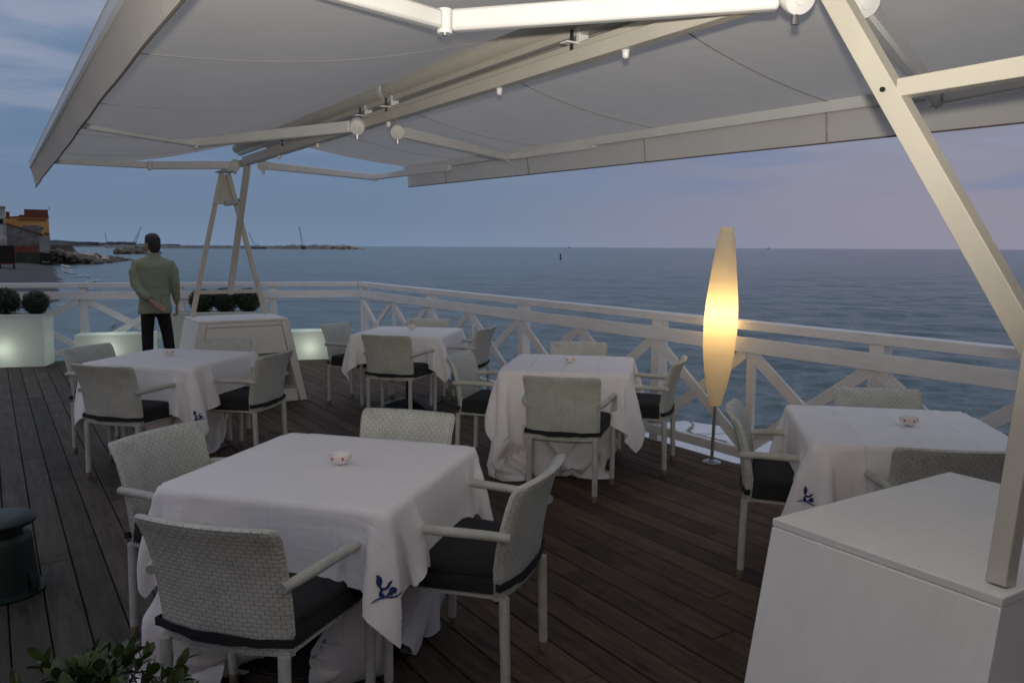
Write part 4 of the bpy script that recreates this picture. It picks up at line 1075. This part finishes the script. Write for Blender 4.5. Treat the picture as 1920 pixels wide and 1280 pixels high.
# ------------------------------------------------------------------ the standing man
def bake(o):
    dg = bpy.context.evaluated_depsgraph_get(); me = bpy.data.meshes.new_from_object(o.evaluated_get(dg)); old = o.data
    o.modifiers.clear(); o.data = me
    return o
def ell(c, rx, ry, n=20, tilt=0, yaw=0, sx=0):
    out = []
    for k in range(n):
        a = 2 * PI * k / n; x, y = rx * math.cos(a), ry * math.sin(a); v = Vector((x, y, -y * tilt + x * sx)); v.rotate(Matrix.Rotation(yaw, 3, 'Z')); out.append(v + Vector(c))
    return out
def make_man():
    p = (1.80, 11.38, 0); face = -math.atan2(1.74, 11.42) + R(8)
    t = thing('person', 'man in a sage green jacket and black trousers facing the sea, seen from behind', 'person', p, face)
    # local: +Y where he looks, +X his right hand side
    fx = .15
    b = MB()
    b.loft([ell((0, .01, z), rx, ry) for z, rx, ry in ((.80, .15, .11), (.90, .165, .12), (1.0, .155, .11), (1.12, .16, .115), (1.26, .18, .125), (1.36, .185, .115), (1.43, .13, .085), (1.47, .065, .06), (1.53, .056, .058), (1.57, .052, .056))])
    # head, turned a little to the left
    hd = MB(); TURN = Matrix.Rotation(R(28), 3, 'Z')
    hd.loft([ell((0, .018 + dy, z), rx, ry) for z, rx, ry, dy in ((1.525, .030, .04, .03), (1.545, .052, .062, .022), (1.58, .066, .080, .012), (1.62, .074, .090, .004), (1.66, .076, .094, 0), (1.70, .070, .088, -.004), (1.73, .052, .068, -.006), (1.748, .024, .03, -.006))])
    hd.ball((0, .114, 1.61), .016, 10, 8, (.8, 1.2, 1.5))                                 # nose
    hd.ball((0, .100, 1.572), .016, 10, 8, (1.5, .6, .5))                                 # mouth
    for q in (-1, 1):
        hd.ball((q * .082, -.004, 1.622), .028, 10, 8, (.34, .75, 1.25))                  # ears
        hd.ball((q * .030, .092, 1.645), .012, 8, 6, (1.3, .7, .8))                       # brows and eyes
    b.add([TURN @ Vector(v) for v in hd.v], hd.f)
    # legs, shoes are separate
    legs = {-1: [(-.085, 0, .86), (-.105, .02, .50), (-.115, -.01, .09), (-.118, .03, .03)], 1: [(.085, 0, .86), (.135, .02, .50), (.165, -.01, .09), (.172, .03, .03)]}
    for s in (-1, 1): b.tube(legs[s], [.085, .058, .04, .04], 14)
    # arms: his right hangs, his left goes behind the back, forearm across the hips
    rarm = [(.18, 0, 1.35), (.248, -.02, 1.14), (.268, .03, .90), (.272, .04, .84)]
    larm = [(-.18, 0, 1.35), (-.226, -.055, 1.12), (-.10, -.165, .93), (-.045, -.178, .885)]
    for a in (rarm, larm): b.tube([Vector(q) for q in a], [.040, .038, .028, .026], 12)
    def hand(base, d, n, curl, thumb_side):
        base, d, n = Vector(base), Vector(d).normalized(), Vector(n).normalized(); w = d.cross(n).normalized()
        m = Matrix((w, d, n)).transposed()
        b.loft([[base + m @ Vector((x * .5 * wd, l, z_)) for x, z_ in ((-1, -.009), (0, -.013), (1, -.009), (1, .009), (0, .013), (-1, .009))] for l, wd in ((-.02, .05), (.02, .066), (.06, .080), (.09, .076))])
        for k in range(4):
            x = -.029 + .0193 * k; q = base + m @ Vector((x, .085, 0)); ln = (.062, .074, .070, .054)[k if thumb_side < 0 else 3 - k]; pts = [q]; dd = d.copy(); 
            for j in range(3):
                dd = (Matrix.Rotation(curl * (.7 + .15 * k), 3, w) @ dd); pts.append(pts[-1] + dd * ln * (.42, .32, .26)[j])
            b.tube(pts, [.0098, .0092, .0085, .0070], 8)
        q = base + m @ Vector((thumb_side * .03, .012, 0)); td = (d * .75 + w * thumb_side * .75 + n * .1).normalized(); 
        b.tube([q, q + td * .036, q + (td * .7 + d * .4).normalized() * .066, q + (td * .5 + d * .6).normalized() * .09], [.014, .0115, .0105, .008], 8)
    hand((.274, .045, .82), (.05, .12, -1), (-1, 0, -.05), R(38), 1)
    hand((-.03, -.185, .872), (.80, -.10, -.52), (.0, -1, .25), R(9), -1)
    body = b.build('body', M['skin'], t)
    r = body.modifiers.new('r', 'REMESH'); r.mode = 'VOXEL'; r.voxel_size = .0055
    sm = body.modifiers.new('s', 'SMOOTH'); sm.iterations = 3; sm.factor = .5
    bpy.context.view_layer.update(); bake(body); body.data.shade_smooth()
    # jacket
    j = MB()
    j.loft([ell((dx, dy, z), rx, ry, 28, tl) for z, rx, ry, dx, dy, tl in ((.735, .205, .155, .0, 0, .04), (.80, .203, .152, 0, 0, .03), (.90, .196, .145, 0, 0, 0), (1.02, .188, .138, 0, 0, 0), (1.12, .190, .140, 0, 0, 0), (1.24, .206, .146, 0, 0, 0), (1.34, .226, .138, 0, -.004, 0), (1.40, .236, .112, 0, -.006, 0), (1.425, .218, .095, 0, -.006, 0), (1.448, .16, .085, 0, -.006, 0), (1.472, .10, .075, 0, -.006, 0), (1.50, .072, .072, 0, -.004, 0), (1.525, .068, .070, 0, -.002, 0))])
    j.tube([(.12, -.005, 1.375), (.205, -.006, 1.372), (.240, -.01, 1.29), (.248, -.02, 1.14), (.258, .0, 1.02), (.270, .032, .895)], [.05, .066, .066, .060, .055, .048], 18)
    j.tube([(-.12, -.005, 1.375), (-.205, -.008, 1.372), (-.240, -.02, 1.28), (-.228, -.06, 1.13), (-.18, -.125, 1.02), (-.10, -.172, .935)], [.05, .066, .066, .062, .056, .048], 18)
    jk = j.build('jacket', M['jacket'], t)
    r = jk.modifiers.new('r', 'REMESH'); r.mode = 'VOXEL'; r.voxel_size = .009
    sm = jk.modifiers.new('s', 'SMOOTH'); sm.iterations = 4; sm.factor = .5
    tx = bpy.data.textures.new('folds', 'CLOUDS'); tx.noise_scale = .11; tx.noise_depth = 2
    dp = jk.modifiers.new('d', 'DISPLACE'); dp.texture = tx; dp.strength = .022; dp.mid_level = .5; dp.texture_coords = 'LOCAL'
    bpy.context.view_layer.update(); bake(jk); jk.data.shade_smooth()
    # vent, centre seam and cuff buttons
    MB().bar((.05, -.162, .745), (.045, -.152, .93), .004, .004).build('vent', M['trousers'], jk)
    for k in range(2): MB().ball((.289, -.012 + .0 * k, .915 + .022 * k), .006, 8, 6).build('button', M['leather'], jk)
    MB().lathe([(.058, 0), (.062, .004), (.061, .03), (.056, .034)], 24, (0, .004, 1.508)).build('shirt_collar', M['shirt'], t)
    tr = MB()
    tr.loft([ell((0, .0, z), rx, ry) for z, rx, ry in ((.74, .158, .12), (.84, .17, .13), (.96, .165, .125))])
    for s in (-1, 1): tr.tube([(s * .082, 0, .86), (s * .088, 0, .76), (legs[s][1][0], .012, .48), (legs[s][2][0], -.008, .12), (legs[s][2][0], .0, .045)], [(.088, .10), (.090, .10), .074, .064, .066], 18)
    tj = tr.build('trousers', M['trousers'], t); r = tj.modifiers.new('r', 'REMESH'); r.mode = 'VOXEL'; r.voxel_size = .010
    sm = tj.modifiers.new('s', 'SMOOTH'); sm.iterations = 3
    bpy.context.view_layer.update(); bake(tj); tj.data.shade_smooth()
    for s in (-1, 1):
        x = legs[s][3][0]; MB().loft([[(x + a * .046, y_ * .14 + .05, z) for a, y_ in ((-.7, -1), (-1, -.4), (-1, .4), (-.6, 1), (.6, 1), (1, .4), (1, -.4), (.7, -1))] for z in (.004, .03, .06)] + [[(x + a * .030, y_ * .08 + .01, .085) for a, y_ in ((-.7, -1), (-1, -.4), (-1, .4), (-.6, 1), (.6, 1), (1, .4), (1, -.4), (.7, -1))]]).build('shoe', M['leather'], t, subsurf=1)
    # hair: cap of dark hair reaching the nape, parted off the face
    h = MB(); h.loft([ell((0, dy, 1.535 + (z - 1.535) * 1.06), rx * 1.06, ry * 1.05, 24) for z, rx, ry, dy in ((1.528, .050, .036, -.046), (1.56, .064, .052, -.044), (1.61, .074, .074, -.034), (1.655, .081, .094, -.014), (1.70, .080, .096, -.006), (1.735, .063, .078, -.004), (1.757, .03, .04, -.006))])
    for s in (-1, 1): h.ball((s * .072, .022, 1.665), .022, 10, 8, (.5, 1.2, 1.3))
    h.v = [tuple(TURN @ Vector(v)) for v in h.v]
    ho = h.build('hair', M['hair'], t); r = ho.modifiers.new('r', 'REMESH'); r.mode = 'VOXEL'; r.voxel_size = .006
    sm = ho.modifiers.new('s', 'SMOOTH'); sm.iterations = 4
    t2 = bpy.data.textures.new('locks', 'CLOUDS'); t2.noise_scale = .022; dp = ho.modifiers.new('d', 'DISPLACE'); dp.texture = t2; dp.strength = .018; dp.texture_coords = 'LOCAL'
    bpy.context.view_layer.update(); bake(ho); ho.data.shade_smooth()
make_man()

# ------------------------------------------------------------------ sea
SZ = -2.2
def make_sea():
    rng = np.random.default_rng(4)
    # rings of growing size round the terrace: fine waves near, open water far
    rr = [4.5]
    while rr[-1] < 260: rr.append(rr[-1] * 1.0062 + .012)
    while rr[-1] < 45000: rr.append(rr[-1] * 1.09)
    rr = np.array(rr); a0, a1 = YAW - R(62), YAW + R(62); na = 760
    aa = np.linspace(a0, a1, na); RR, AA = np.meshgrid(rr, aa, indexing='ij')
    X = RR * np.sin(AA); Y = RR * np.cos(AA); Z = np.zeros_like(X)
    for k in range(46):
        lam = .55 * (1.075 ** k); th = YAW + R(205) + rng.normal(0, .55); kx, ky = math.sin(th) * 2 * PI / lam, math.cos(th) * 2 * PI / lam
        amp = .0100 * lam ** .30; cell = RR * .0065 + .012
        fade = np.clip((lam / cell - 2.2) / 3, 0, 1) * np.clip(1.5 - RR / 170, 0, 1)
        ph = kx * X + ky * Y + rng.uniform(0, 2 * PI)
        gust = .7 + .5 * np.sin(X * .05 + k) * np.sin(Y * .043 + 2 * k)
        Z += amp * fade * gust * (np.sin(ph) + .25 * np.sin(2 * ph + 1.2))
    n0, n1 = RR.shape; co_ = np.stack([X, Y, Z + SZ], -1).reshape(-1, 3).astype(np.float32)
    idx = np.arange(n0 * n1).reshape(n0, n1); q = np.stack([idx[:-1, :-1], idx[:-1, 1:], idx[1:, 1:], idx[1:, :-1]], -1).reshape(-1, 4)
    me = bpy.data.meshes.new('sea'); me.vertices.add(len(co_)); me.vertices.foreach_set('co', co_.ravel())
    me.loops.add(q.size); me.loops.foreach_set('vertex_index', q[:, ::-1].ravel().astype(np.int32)); me.polygons.add(len(q))
    me.polygons.foreach_set('loop_start', np.arange(0, q.size, 4, dtype=np.int32)); me.polygons.foreach_set('loop_total', np.full(len(q), 4, np.int32))
    me.update(calc_edges=True); me.shade_smooth()
    o = bpy.data.objects.new('sea', me); COL.objects.link(o); me.materials.append(M['water']); tag(o, kind='structure')
make_sea()
def make_seabed():
    mb = MB(); mb.box((0, 0, -5.5), (400, 400, .5)); tag(mb.build('seabed', M['sand'], smooth=0), kind='structure')
make_seabed()

# ------------------------------------------------------------------ beach
def make_beach():
    sh = [(-60, 30), (-14, 40), (-5, 47), (0, 52.5), (2.1, 56.5), (3.3, 59.2), (4.7, 63.6), (5.6, 70), (6.05, 77), (6.9, 92), (8.5, 118), (9.7, 151), (10.5, 176), (13, 200), (16, 260), (30, 420)]
    mb = MB(); vs = []; n = 9
    for x, y in sh:
        for i in range(n):
            a = i / (n - 1); dx = -70 * a ** 1.6
            z = SZ - .16 + .20 * min(1, a * 8) + .62 * min(1, max(0, a - .06) * 4) + 1.0 * a + .06 * math.sin(y * .3 + i)
            vs.append((x + .35 - (1.2 * min(1, a * 8)) + dx, y + (4 * a), z))
    m = len(sh); mb.add(vs, [(j * n + i, (j + 1) * n + i, (j + 1) * n + i + 1, j * n + i + 1) for j in range(m - 1) for i in range(n - 1)])
    tag(mb.build('beach', M['sand'], smooth=180), kind='structure')
    rnd = random.Random(8); fm = MB()
    def ribbon(pts, wpx, seed):
        """a lacy line of foam: many short slivers along a curve given by picture points on the water"""
        n = 120
        for i in range(n):
            f = (i + rnd.random()) / n * (len(pts) - 1); k = min(int(f), len(pts) - 2); q = f - k
            px = pts[k][0] * (1 - q) + pts[k + 1][0] * q; py = pts[k][1] * (1 - q) + pts[k + 1][1] * q
            env = math.sin(PI * (i + .5) / n) ** .6; oy = rnd.gauss(0, .42) * wpx * env
            l = rnd.uniform(.5, 2.6) * env + .3; h = rnd.uniform(.05, .24) * wpx * env
            c = [onz(px + dx * l, py + oy + dy * h, SZ + .07 + rnd.uniform(0, .03)) for dx, dy in ((-1, 0), (-.4, .8), (.5, .7), (1, 0), (.45, -.7), (-.5, -.8))]
            fm.add(c, [tuple(range(6))])
    for k, (pts, w) in enumerate((([(112, 497), (122, 499), (140, 501.5)], 2.4), ([(110, 502), (126, 505), (143, 508)], 2.6), ([(116, 508), (130, 510), (146, 513)], 2.0), ([(134, 519), (148, 517), (157, 515.5), (170, 519)], 2.2), ([(146, 532), (164, 528.5), (182, 525.5), (196, 523)], 2.2), ([(150, 543), (170, 541), (190, 540)], 1.2), ([(200, 548), (214, 547), (228, 549)], 1.4), ([(203, 616), (209, 607), (216, 602), (221, 600)], 2.4), ([(100, 575), (118, 571), (134, 566)], 1.8), ([(60, 580), (84, 577), (104, 573)], 1.6))):
        ribbon(pts, w, k)
    tag(fm.build('surf_foam', M['foam'], smooth=0), kind='stuff')
make_beach()

# ------------------------------------------------------------------ rocks, islet, breakwater
def rocks(name, pts, m, seed, kind='stuff', sub=2):
    mb = MB(); rnd = random.Random(seed)
    for (c, r) in pts:
        bm = bmesh.new(); bmesh.ops.create_icosphere(bm, subdivisions=sub, radius=1)
        off = Vector((rnd.uniform(0, 90), rnd.uniform(0, 90), rnd.uniform(0, 90))); s = Vector((rnd.uniform(.8, 1.3), rnd.uniform(.8, 1.3), rnd.uniform(.55, .9)))
        ro = Matrix.Rotation(rnd.uniform(0, 6), 3, 'Z') @ Matrix.Rotation(rnd.uniform(-.4, .4), 3, 'X')
        vs = []
        for v in bm.verts:
            d = v.co.normalized(); k = 1 + .5 * mnoise.noise(d * 1.3 + off) + .2 * mnoise.noise(d * 3.1 + off)
            q = ro @ Vector((d.x * s.x, d.y * s.y, d.z * s.z)) * k * r; vs.append(q + Vector(c))
        mb.add(vs, [tuple(v.index for v in f.verts) for f in bm.faces]); bm.free()
    return tag(mb.build(name, m, smooth=0), kind=kind)
def groyne():
    rnd = random.Random(2); dark = []; pale = []
    a = far(88, 480, 184); tip = far(227, 487, 230); a.z = tip.z = 0
    ax = (tip - a); nrm = Vector((ax.y, -ax.x, 0)).normalized()
    for i in range(330):
        f = rnd.random() ** 1.1; hgt = (2.1 * (1 - f) ** .8 + .55) ; w = 7 * (1 - f) + 3; s = rnd.uniform(-1, 1)
        c = a + ax * f + nrm * (s * w); z = SZ - .3 + hgt * (1 - abs(s) ** 1.5) * rnd.uniform(.55, 1.05); r = rnd.uniform(.4, 1.05) * (1.15 - .4 * f)
        lit = (f > .2 and s > -.6 and z > SZ + .5 and rnd.random() < .75)  # light put into colour: higher, seaward rocks take the paler material
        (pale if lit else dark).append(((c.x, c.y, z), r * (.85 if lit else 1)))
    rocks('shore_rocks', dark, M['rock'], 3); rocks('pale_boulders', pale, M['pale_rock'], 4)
    isl = []
    c0, c1 = far(222, 472, 385), far(298, 472, 400)
    for i in range(60):
        f = rnd.random(); p = c0.lerp(c1, f); isl.append(((p.x, p.y + rnd.uniform(-4, 4), SZ - .2 + rnd.random() * 2.2 * math.sin(PI * min(1, f + .15)) ** .6), rnd.uniform(.9, 2.1)))
    rocks('rock_islet', isl, M['rock'], 5)
groyne()
def strip(name, pxs, dist, m, z0=SZ - .5, depth=40, kind='structure'):
    """a long low mound far out: profile given as (picture x, height in m)"""
    mb = MB(); fr = []; bk = []
    for px, h in pxs:
        p = far(px, 462, dist if not callable(dist) else dist(px)); d = Vector((p.x, p.y, 0)).normalized()
        fr.append((p, d, h))
    vs = []
    for p, d, h in fr:
        for k, (off, z) in enumerate(((0, z0), (depth * .18, SZ + h * .75), (depth * .35, SZ + h), (depth * .8, SZ + h * .9), (depth, z0))): q = p + d * off; vs.append((q.x, q.y, z))
    n = len(fr); mb.add(vs, [(i * 5 + k, (i + 1) * 5 + k, (i + 1) * 5 + k + 1, i * 5 + k + 1) for i in range(n - 1) for k in range(4)])
    return tag(mb.build(name, m, smooth=0), kind=kind)
rb = random.Random(12)
strip('breakwater', [(x, (3.9 + rb.uniform(-.5, .5)) * min(1, (690 - x) / 40) * (1 if x < 540 else 1.25)) for x in range(196, 688, 4)], lambda px: 1180 - .3 * px, M['bw_rock'])
rk = []
for i in range(150):
    px = rb.uniform(612, 683); p = far(px, 462, 985 + rb.uniform(-6, 10)); rk.append(((p.x, p.y, SZ + rb.uniform(-.4, 4.2) * min(1, (688 - px) / 30)), rb.uniform(.9, 1.7)))
rocks('breakwater_boulders', rk, M['pale_rock'], 9, sub=1)
strip('hills', [(x, h) for x, h in ((60, 22), (85, 26), (98, 30), (105, 31), (112, 29), (120, 28), (132, 24), (142, 17), (152, 12), (170, 10), (200, 9), (260, 8), (340, 6))], 5200, M['hill'], depth=900)
def town():
    rt_ = random.Random(3); mb = MB()
    for i in range(90):
        px = rt_.uniform(118, 330); p = far(px, 460, rt_.uniform(1900, 2600)); h = rt_.uniform(5, 12) * (1 if px < 250 else .6); mb.box((p.x, p.y, SZ + h / 2), (rt_.uniform(8, 26), 12, h), rt_.uniform(-.3, .3))
    tag(mb.build('far_town', M['town'], smooth=0), kind='stuff')
    strip('quay', [(x, 2.2) for x in range(96, 300, 12)], 1500, M['bw_rock'])
town()

# ------------------------------------------------------------------ cranes, barge, buoys
def crane(label, px, dist, pxtop, h_px, m, cabin=True, name='crane'):
    sc = dist / F * 1.14; p = far(px, 462, dist); d = Vector((p.x, p.y, 0)).normalized(); side = Vector((d.y, -d.x, 0))
    t = thing(name, label, 'crane', (p.x, p.y, SZ + 1.5), -math.atan2(d.x, d.y), 'cranes along the far breakwater')
    h = h_px * sc; lean = (pxtop - px) * sc; a = Vector((0, 0, 1)); b = Vector((lean, 0, h)); w = h * .028
    bm_ = MB()
    for sx in (-1, 1):
        for sy in (-1, 1): bm_.bar(a + Vector((sx * w, sy * w, 0)), b + Vector((sx * w * .4, sy * w * .4, 0)), w * .4, w * .4, (0, 1, 0))
    n = 14
    for i in range(n):
        f0, f1 = i / n, (i + 1) / n; k0, k1 = 1 - .6 * f0, 1 - .6 * f1; s = 1 if i % 2 else -1
        bm_.bar(a.lerp(b, f0) + Vector((s * w * k0, -w * k0, 0)), a.lerp(b, f1) + Vector((-s * w * k1, -w * k1, 0)), w * .3, w * .3, (0, 1, 0))
    bm_.build('boom', m, t, smooth=0)
    k = h * .07; sg = -1 if lean > 0 else 1
    MB().box((sg * k * .5, 0, k * .6), (k * 2.4, k * 1.6, k * 1.1)).build('machine_house', m, t, smooth=0)
    MB().box((0, 0, -k * .2), (k * 3.0, k * 1.8, k * .5)).build('undercarriage', M['crane'], t, smooth=0)
    g = MB(); g.bar(Vector((sg * k * 1.4, 0, k * 1.1)), b, w * .25, w * .25, (0, 1, 0)); g.build('stay', m, t, smooth=0)
    return t
crane('dark upright crane furthest left on the far breakwater', 200, 1150, 199, 20, M['crane'])
crane('shorter leaning dark crane just left of the tallest leaning one', 247, 1130, 255, 18, M['crane'])
crane('tall dark crane leaning right, beside the standing man', 253, 1120, 262, 29, M['crane'])
crane('thin crane leaning left, between the trestle legs', 478, 1050, 469, 24, M['crane'])
crane('rust red crane standing alone near the end of the breakwater', 567, 1010, 563, 33, M['crane_red'])
crane('small pale yellow crane among the far harbour sheds', 219, 1400, 214, 11, M['crane_yellow'])
def ship(label, px, dist, L_, m=M['hull']):
    p = far(px, 463, dist); t = thing('work_boat', label, 'boat', (p.x, p.y, SZ), -YAW + .4)
    MB().loft([[(x * .5, y * .5, 0) for x, y in ((-L_, -3), (L_ * .8, -3), (L_, 0), (L_ * .8, 3), (-L_, 3))], [(x * .54, y * .56, L_ * .10) for x, y in ((-L_, -3), (L_ * .8, -3), (L_, 0), (L_ * .8, 3), (-L_, 3))]]).build('hull', M['crane'], t, smooth=0)
    MB().box((-L_ * .12, 0, L_ * .19), (L_ * .34, 3, L_ * .18)).build('cabin', m, t, smooth=0)
    MB().bar((-L_ * .1, 0, L_ * .28), (-L_ * .1, 0, L_ * .48), L_ * .02, L_ * .02, (0, 1, 0)).build('mast', M['crane'], t, smooth=0)
ship('white-cabined work boat moored at the breakwater between the trestle legs', 486, 1020, 16)
ship('white cabined barge just left of the standing man', 266, 1080, 15)
ship('tiny dark boat on the horizon left of the lamp', 1068, 6000, 24, M['crane']); ship('tiny dark boat on the horizon right of the lamp', 1441, 6000, 26, M['crane'])
bp_ = far(1051, 485, 262); bt_ = thing('buoy', 'black and white banded marker buoy standing in the open water', 'buoy', (bp_.x, bp_.y, SZ))
MB().lathe([(0, -.2), (.32, -.2), (.32, .55), (0, .55)], 16).build('float_body', M['black_metal'], bt_)
MB().lathe([(0, .551), (.26, .551), (.26, 1.0), (0, 1.0)], 16).build('band', M['hull'], bt_)
MB().lathe([(0, 1.001), (.24, 1.001), (.30, 1.2), (.22, 1.65), (0, 1.7)], 16).build('topmark', M['black_metal'], bt_)

# ------------------------------------------------------------------ buildings on the shore
def frame_at(px, dist):
    p = far(px, 462, dist); d = Vector((p.x, p.y, 0)).normalized(); return Vector((p.x, p.y, 0)), d, Vector((d.y, -d.x, 0)), dist / F / 0.845 * .985
def shore_block(nm, label, cat, px0, px1, dist, depth, zb, zt_l, zt_r, m, roofm=None, over=.25, windows=(), yaw=.0, parapet=None):
    """a house block facing the terrace; left/right eaves can differ (a shed roof)"""
    sc = dist / F * 1.14
    p, d, r_, _ = frame_at((px0 + px1) / 2, dist); w = abs((far(px1, 462, dist) - far(px0, 462, dist)).length)
    t = thing(nm, label, cat, (p.x, p.y, 0), -math.atan2(d.x, d.y) + yaw)
    x = w / 2
    MB().loft([[(-x, 0, zb), (x, 0, zb), (x, depth, zb), (-x, depth, zb)], [(-x, 0, zt_l), (x, 0, zt_r), (x, depth, zt_r), (-x, depth, zt_l)]]).build('wall', m, t, smooth=0)
    if roofm:
        MB().prism([(-x - over, -over, zt_l + .01), (x + over, -over, zt_r + .01), (x + over, -over, zt_r + .26), (-x - over, -over, zt_l + .26)], (0, depth + 2 * over, 0)).build('roof', roofm, t, smooth=0)
    for (wx, wz, ww, wh) in windows:
        f = MB(); f.box((wx * x, -.02, wz), (ww + .2, .14, wh + .2)); fo_ = f.build('window', M['grey_wall'], t, smooth=0)
        MB().box((wx * x, -.10, wz), (ww, .04, wh)).build('pane', M['dark'], fo_, smooth=0)
    if parapet:
        for (a, b_, z0, z1, y0) in parapet: MB().box(((a + b_) / 2 * x, y0 + (depth - y0) / 2, (z0 + z1) / 2), ((b_ - a) * x, depth - y0 + .3, z1 - z0)).build('parapet', M['brown'], t, smooth=0)
    return t
def zpx(py, dist): return CAMZ + (459 - py) / F * dist * 1.135 * .99
D = 216
t = shore_block('ochre_building', 'ochre yellow building with a red-brown parapet on the left shore', 'building', 40, 94.5, D, 14, SZ, zpx(419, D), zpx(419, D), M['orange'], None, windows=((.35, zpx(436, D), 1.2, .25),),
                parapet=((-.66, .985, zpx(418, D), zpx(409.5, D), -.1), (-1.02, 1.02, zpx(420, D) - .1, zpx(417.5, D), -.2)))
MB().box((-.6, -.12, zpx(424, D)), (5.8, .2, .22)).build('cornice', M['brown'], t, smooth=0)
MB().tube([(3.1, 2, zpx(410, D)), (3.1, 2, zpx(405, D))], .06, 6).build('aerial', M['crane'], t)
MB().box((2.3, -.5, zpx(443, D)), (1.1, 1.0, .16)).build('canopy_slab', M['brown'], t, smooth=0)
D = 222
shore_block('ochre_annex', 'lower ochre wing left of the ochre building, stepped brown coping', 'building', 14, 42, D, 10, SZ, zpx(422.5, D), zpx(420.5, D), M['orange'], M['brown'], .1, parapet=((-.95, -.45, zpx(421, D), zpx(413.5, D), 0),))
D = 192
shore_block('grey_annex', 'small grey block in front of the ochre building', 'building', 44, 79, D, 5, SZ, zpx(432, D), zpx(432, D), M['grey_wall'], None)
D = 184
t = shore_block('grey_shed', 'long grey rendered shed with a sloping red-brown roof edge', 'shed', 13, 81, D, 7, SZ, zpx(430, D), zpx(446.5, D), M['grey_wall'], M['brown'], .15)
MB().box((3.35, -.06, (zpx(447, D) + zpx(470, D)) / 2), (1.9, .1, zpx(447, D) - zpx(470, D) - .1)).build('pale_end_wall', M['pale_wall'], t, smooth=0)
MB().box((-.9, -.25, (zpx(461, D) + zpx(470.5, D)) / 2), (6.0, .3, zpx(461, D) - zpx(470.5, D))).build('red_base', M['redwall'], t, smooth=0)
D = 172
shore_block('weathered_house', 'tall weathered white house cut by the left edge of the picture', 'building', -40, 14, D, 8, SZ, zpx(408, D), zpx(408, D), M['plaster'], M['pale_wall'], .12, windows=((.66, zpx(427, D), .6, .8), (.1, zpx(427, D), .6, .8)))
D = 176
t = shore_block('sea_bank_wall', 'dark mossy bank wall under the grey shed', 'wall', 20, 97, D, 1.2, SZ, zpx(470.5, D), zpx(471, D), M['greenwall'], None)
D = 171
t = shore_block('notice_hoarding', 'dark hoarding with a short white inscription at the foot of the mossy wall', 'sign', 73, 96, D, .25, SZ + .1, zpx(471, D), zpx(471.5, D), M['dark'], None)
lt_ = MB(); rl = random.Random(6)
for i in range(8): lt_.box((-.6 + i * .15, -.03, zpx(484, D) + .02 * math.sin(i)), (.09, .03, rl.uniform(.11, .20)), 0)
lt_.build('inscription', M['hull'], t, smooth=0)
D = 196
t = thing('bunker', 'low rounded concrete bunker at the root of the rocky point', 'bunker', tuple(frame_at(106, D)[0]), -math.atan2(frame_at(106, D)[1].x, frame_at(106, D)[1].y))
MB().loft([[(-4.4, 0, SZ), (5.0, 0, SZ), (5.0, 7, SZ), (-4.4, 7, SZ)], [(-4.4, 0, zpx(458, D)), (2.8, 0, zpx(458.5, D)), (2.8, 7, zpx(458.5, D)), (-4.4, 7, zpx(458, D))], [(-4.1, .4, zpx(457, D)), (2.3, .4, zpx(457.3, D)), (2.3, 6, zpx(457.3, D)), (-4.1, 6, zpx(457, D))]]).build('body', M['rock'], t, bevel=.3)
D = 130
p, d, r_, _ = frame_at(6, D)
t = thing('stilt_hut', 'dark beach hut on braced stilts at the left edge of the shore', 'hut', (p.x, p.y, 0), -math.atan2(d.x, d.y))
z0, z1 = zpx(487, D), zpx(460.5, D)
MB().box((-.9, 1.2, (z0 + z1) / 2), (4.4, 2.6, z1 - z0)).build('cabin', M['dark'], t, bevel=.03)
MB().box((-.9, -.14, z0 + .05), (4.5, .12, .12)).build('floor_edge', M['redwall'], t, smooth=0)
MB().box((1.32, -.14, (z0 + z1) / 2), (.10, .10, z1 - z0)).build('corner_board', M['redwall'], t, smooth=0)
for x in (-2.6, -.5, 1.1):
    for y in (.1, 2.2): MB().box((x, y, (z0 + SZ) / 2), (.2, .2, z0 - SZ)).build('stilt', M['dark'], t, smooth=0)
for a, b in (((-.5, -.02, zpx(506, D)), (1.1, -.02, zpx(490, D))), ((-.5, -.04, zpx(498, D)), (1.2, -.04, zpx(509, D)))): MB().bar(a, b, .06, .10, (0, 1, 0)).build('brace', M['brace'], t, smooth=0)

# ------------------------------------------------------------------ render settings
S.render.engine = 'CYCLES'
S.cycles.use_denoising = True
S.cycles.max_bounces = 8; S.cycles.diffuse_bounces = 4; S.cycles.transmission_bounces = 4; S.cycles.sample_clamp_indirect = 6
S.view_settings.view_transform = 'Standard'; S.view_settings.look = 'None'; S.view_settings.exposure = 0; S.view_settings.gamma = 1
S.render.resolution_x, S.render.resolution_y = 1024, 682
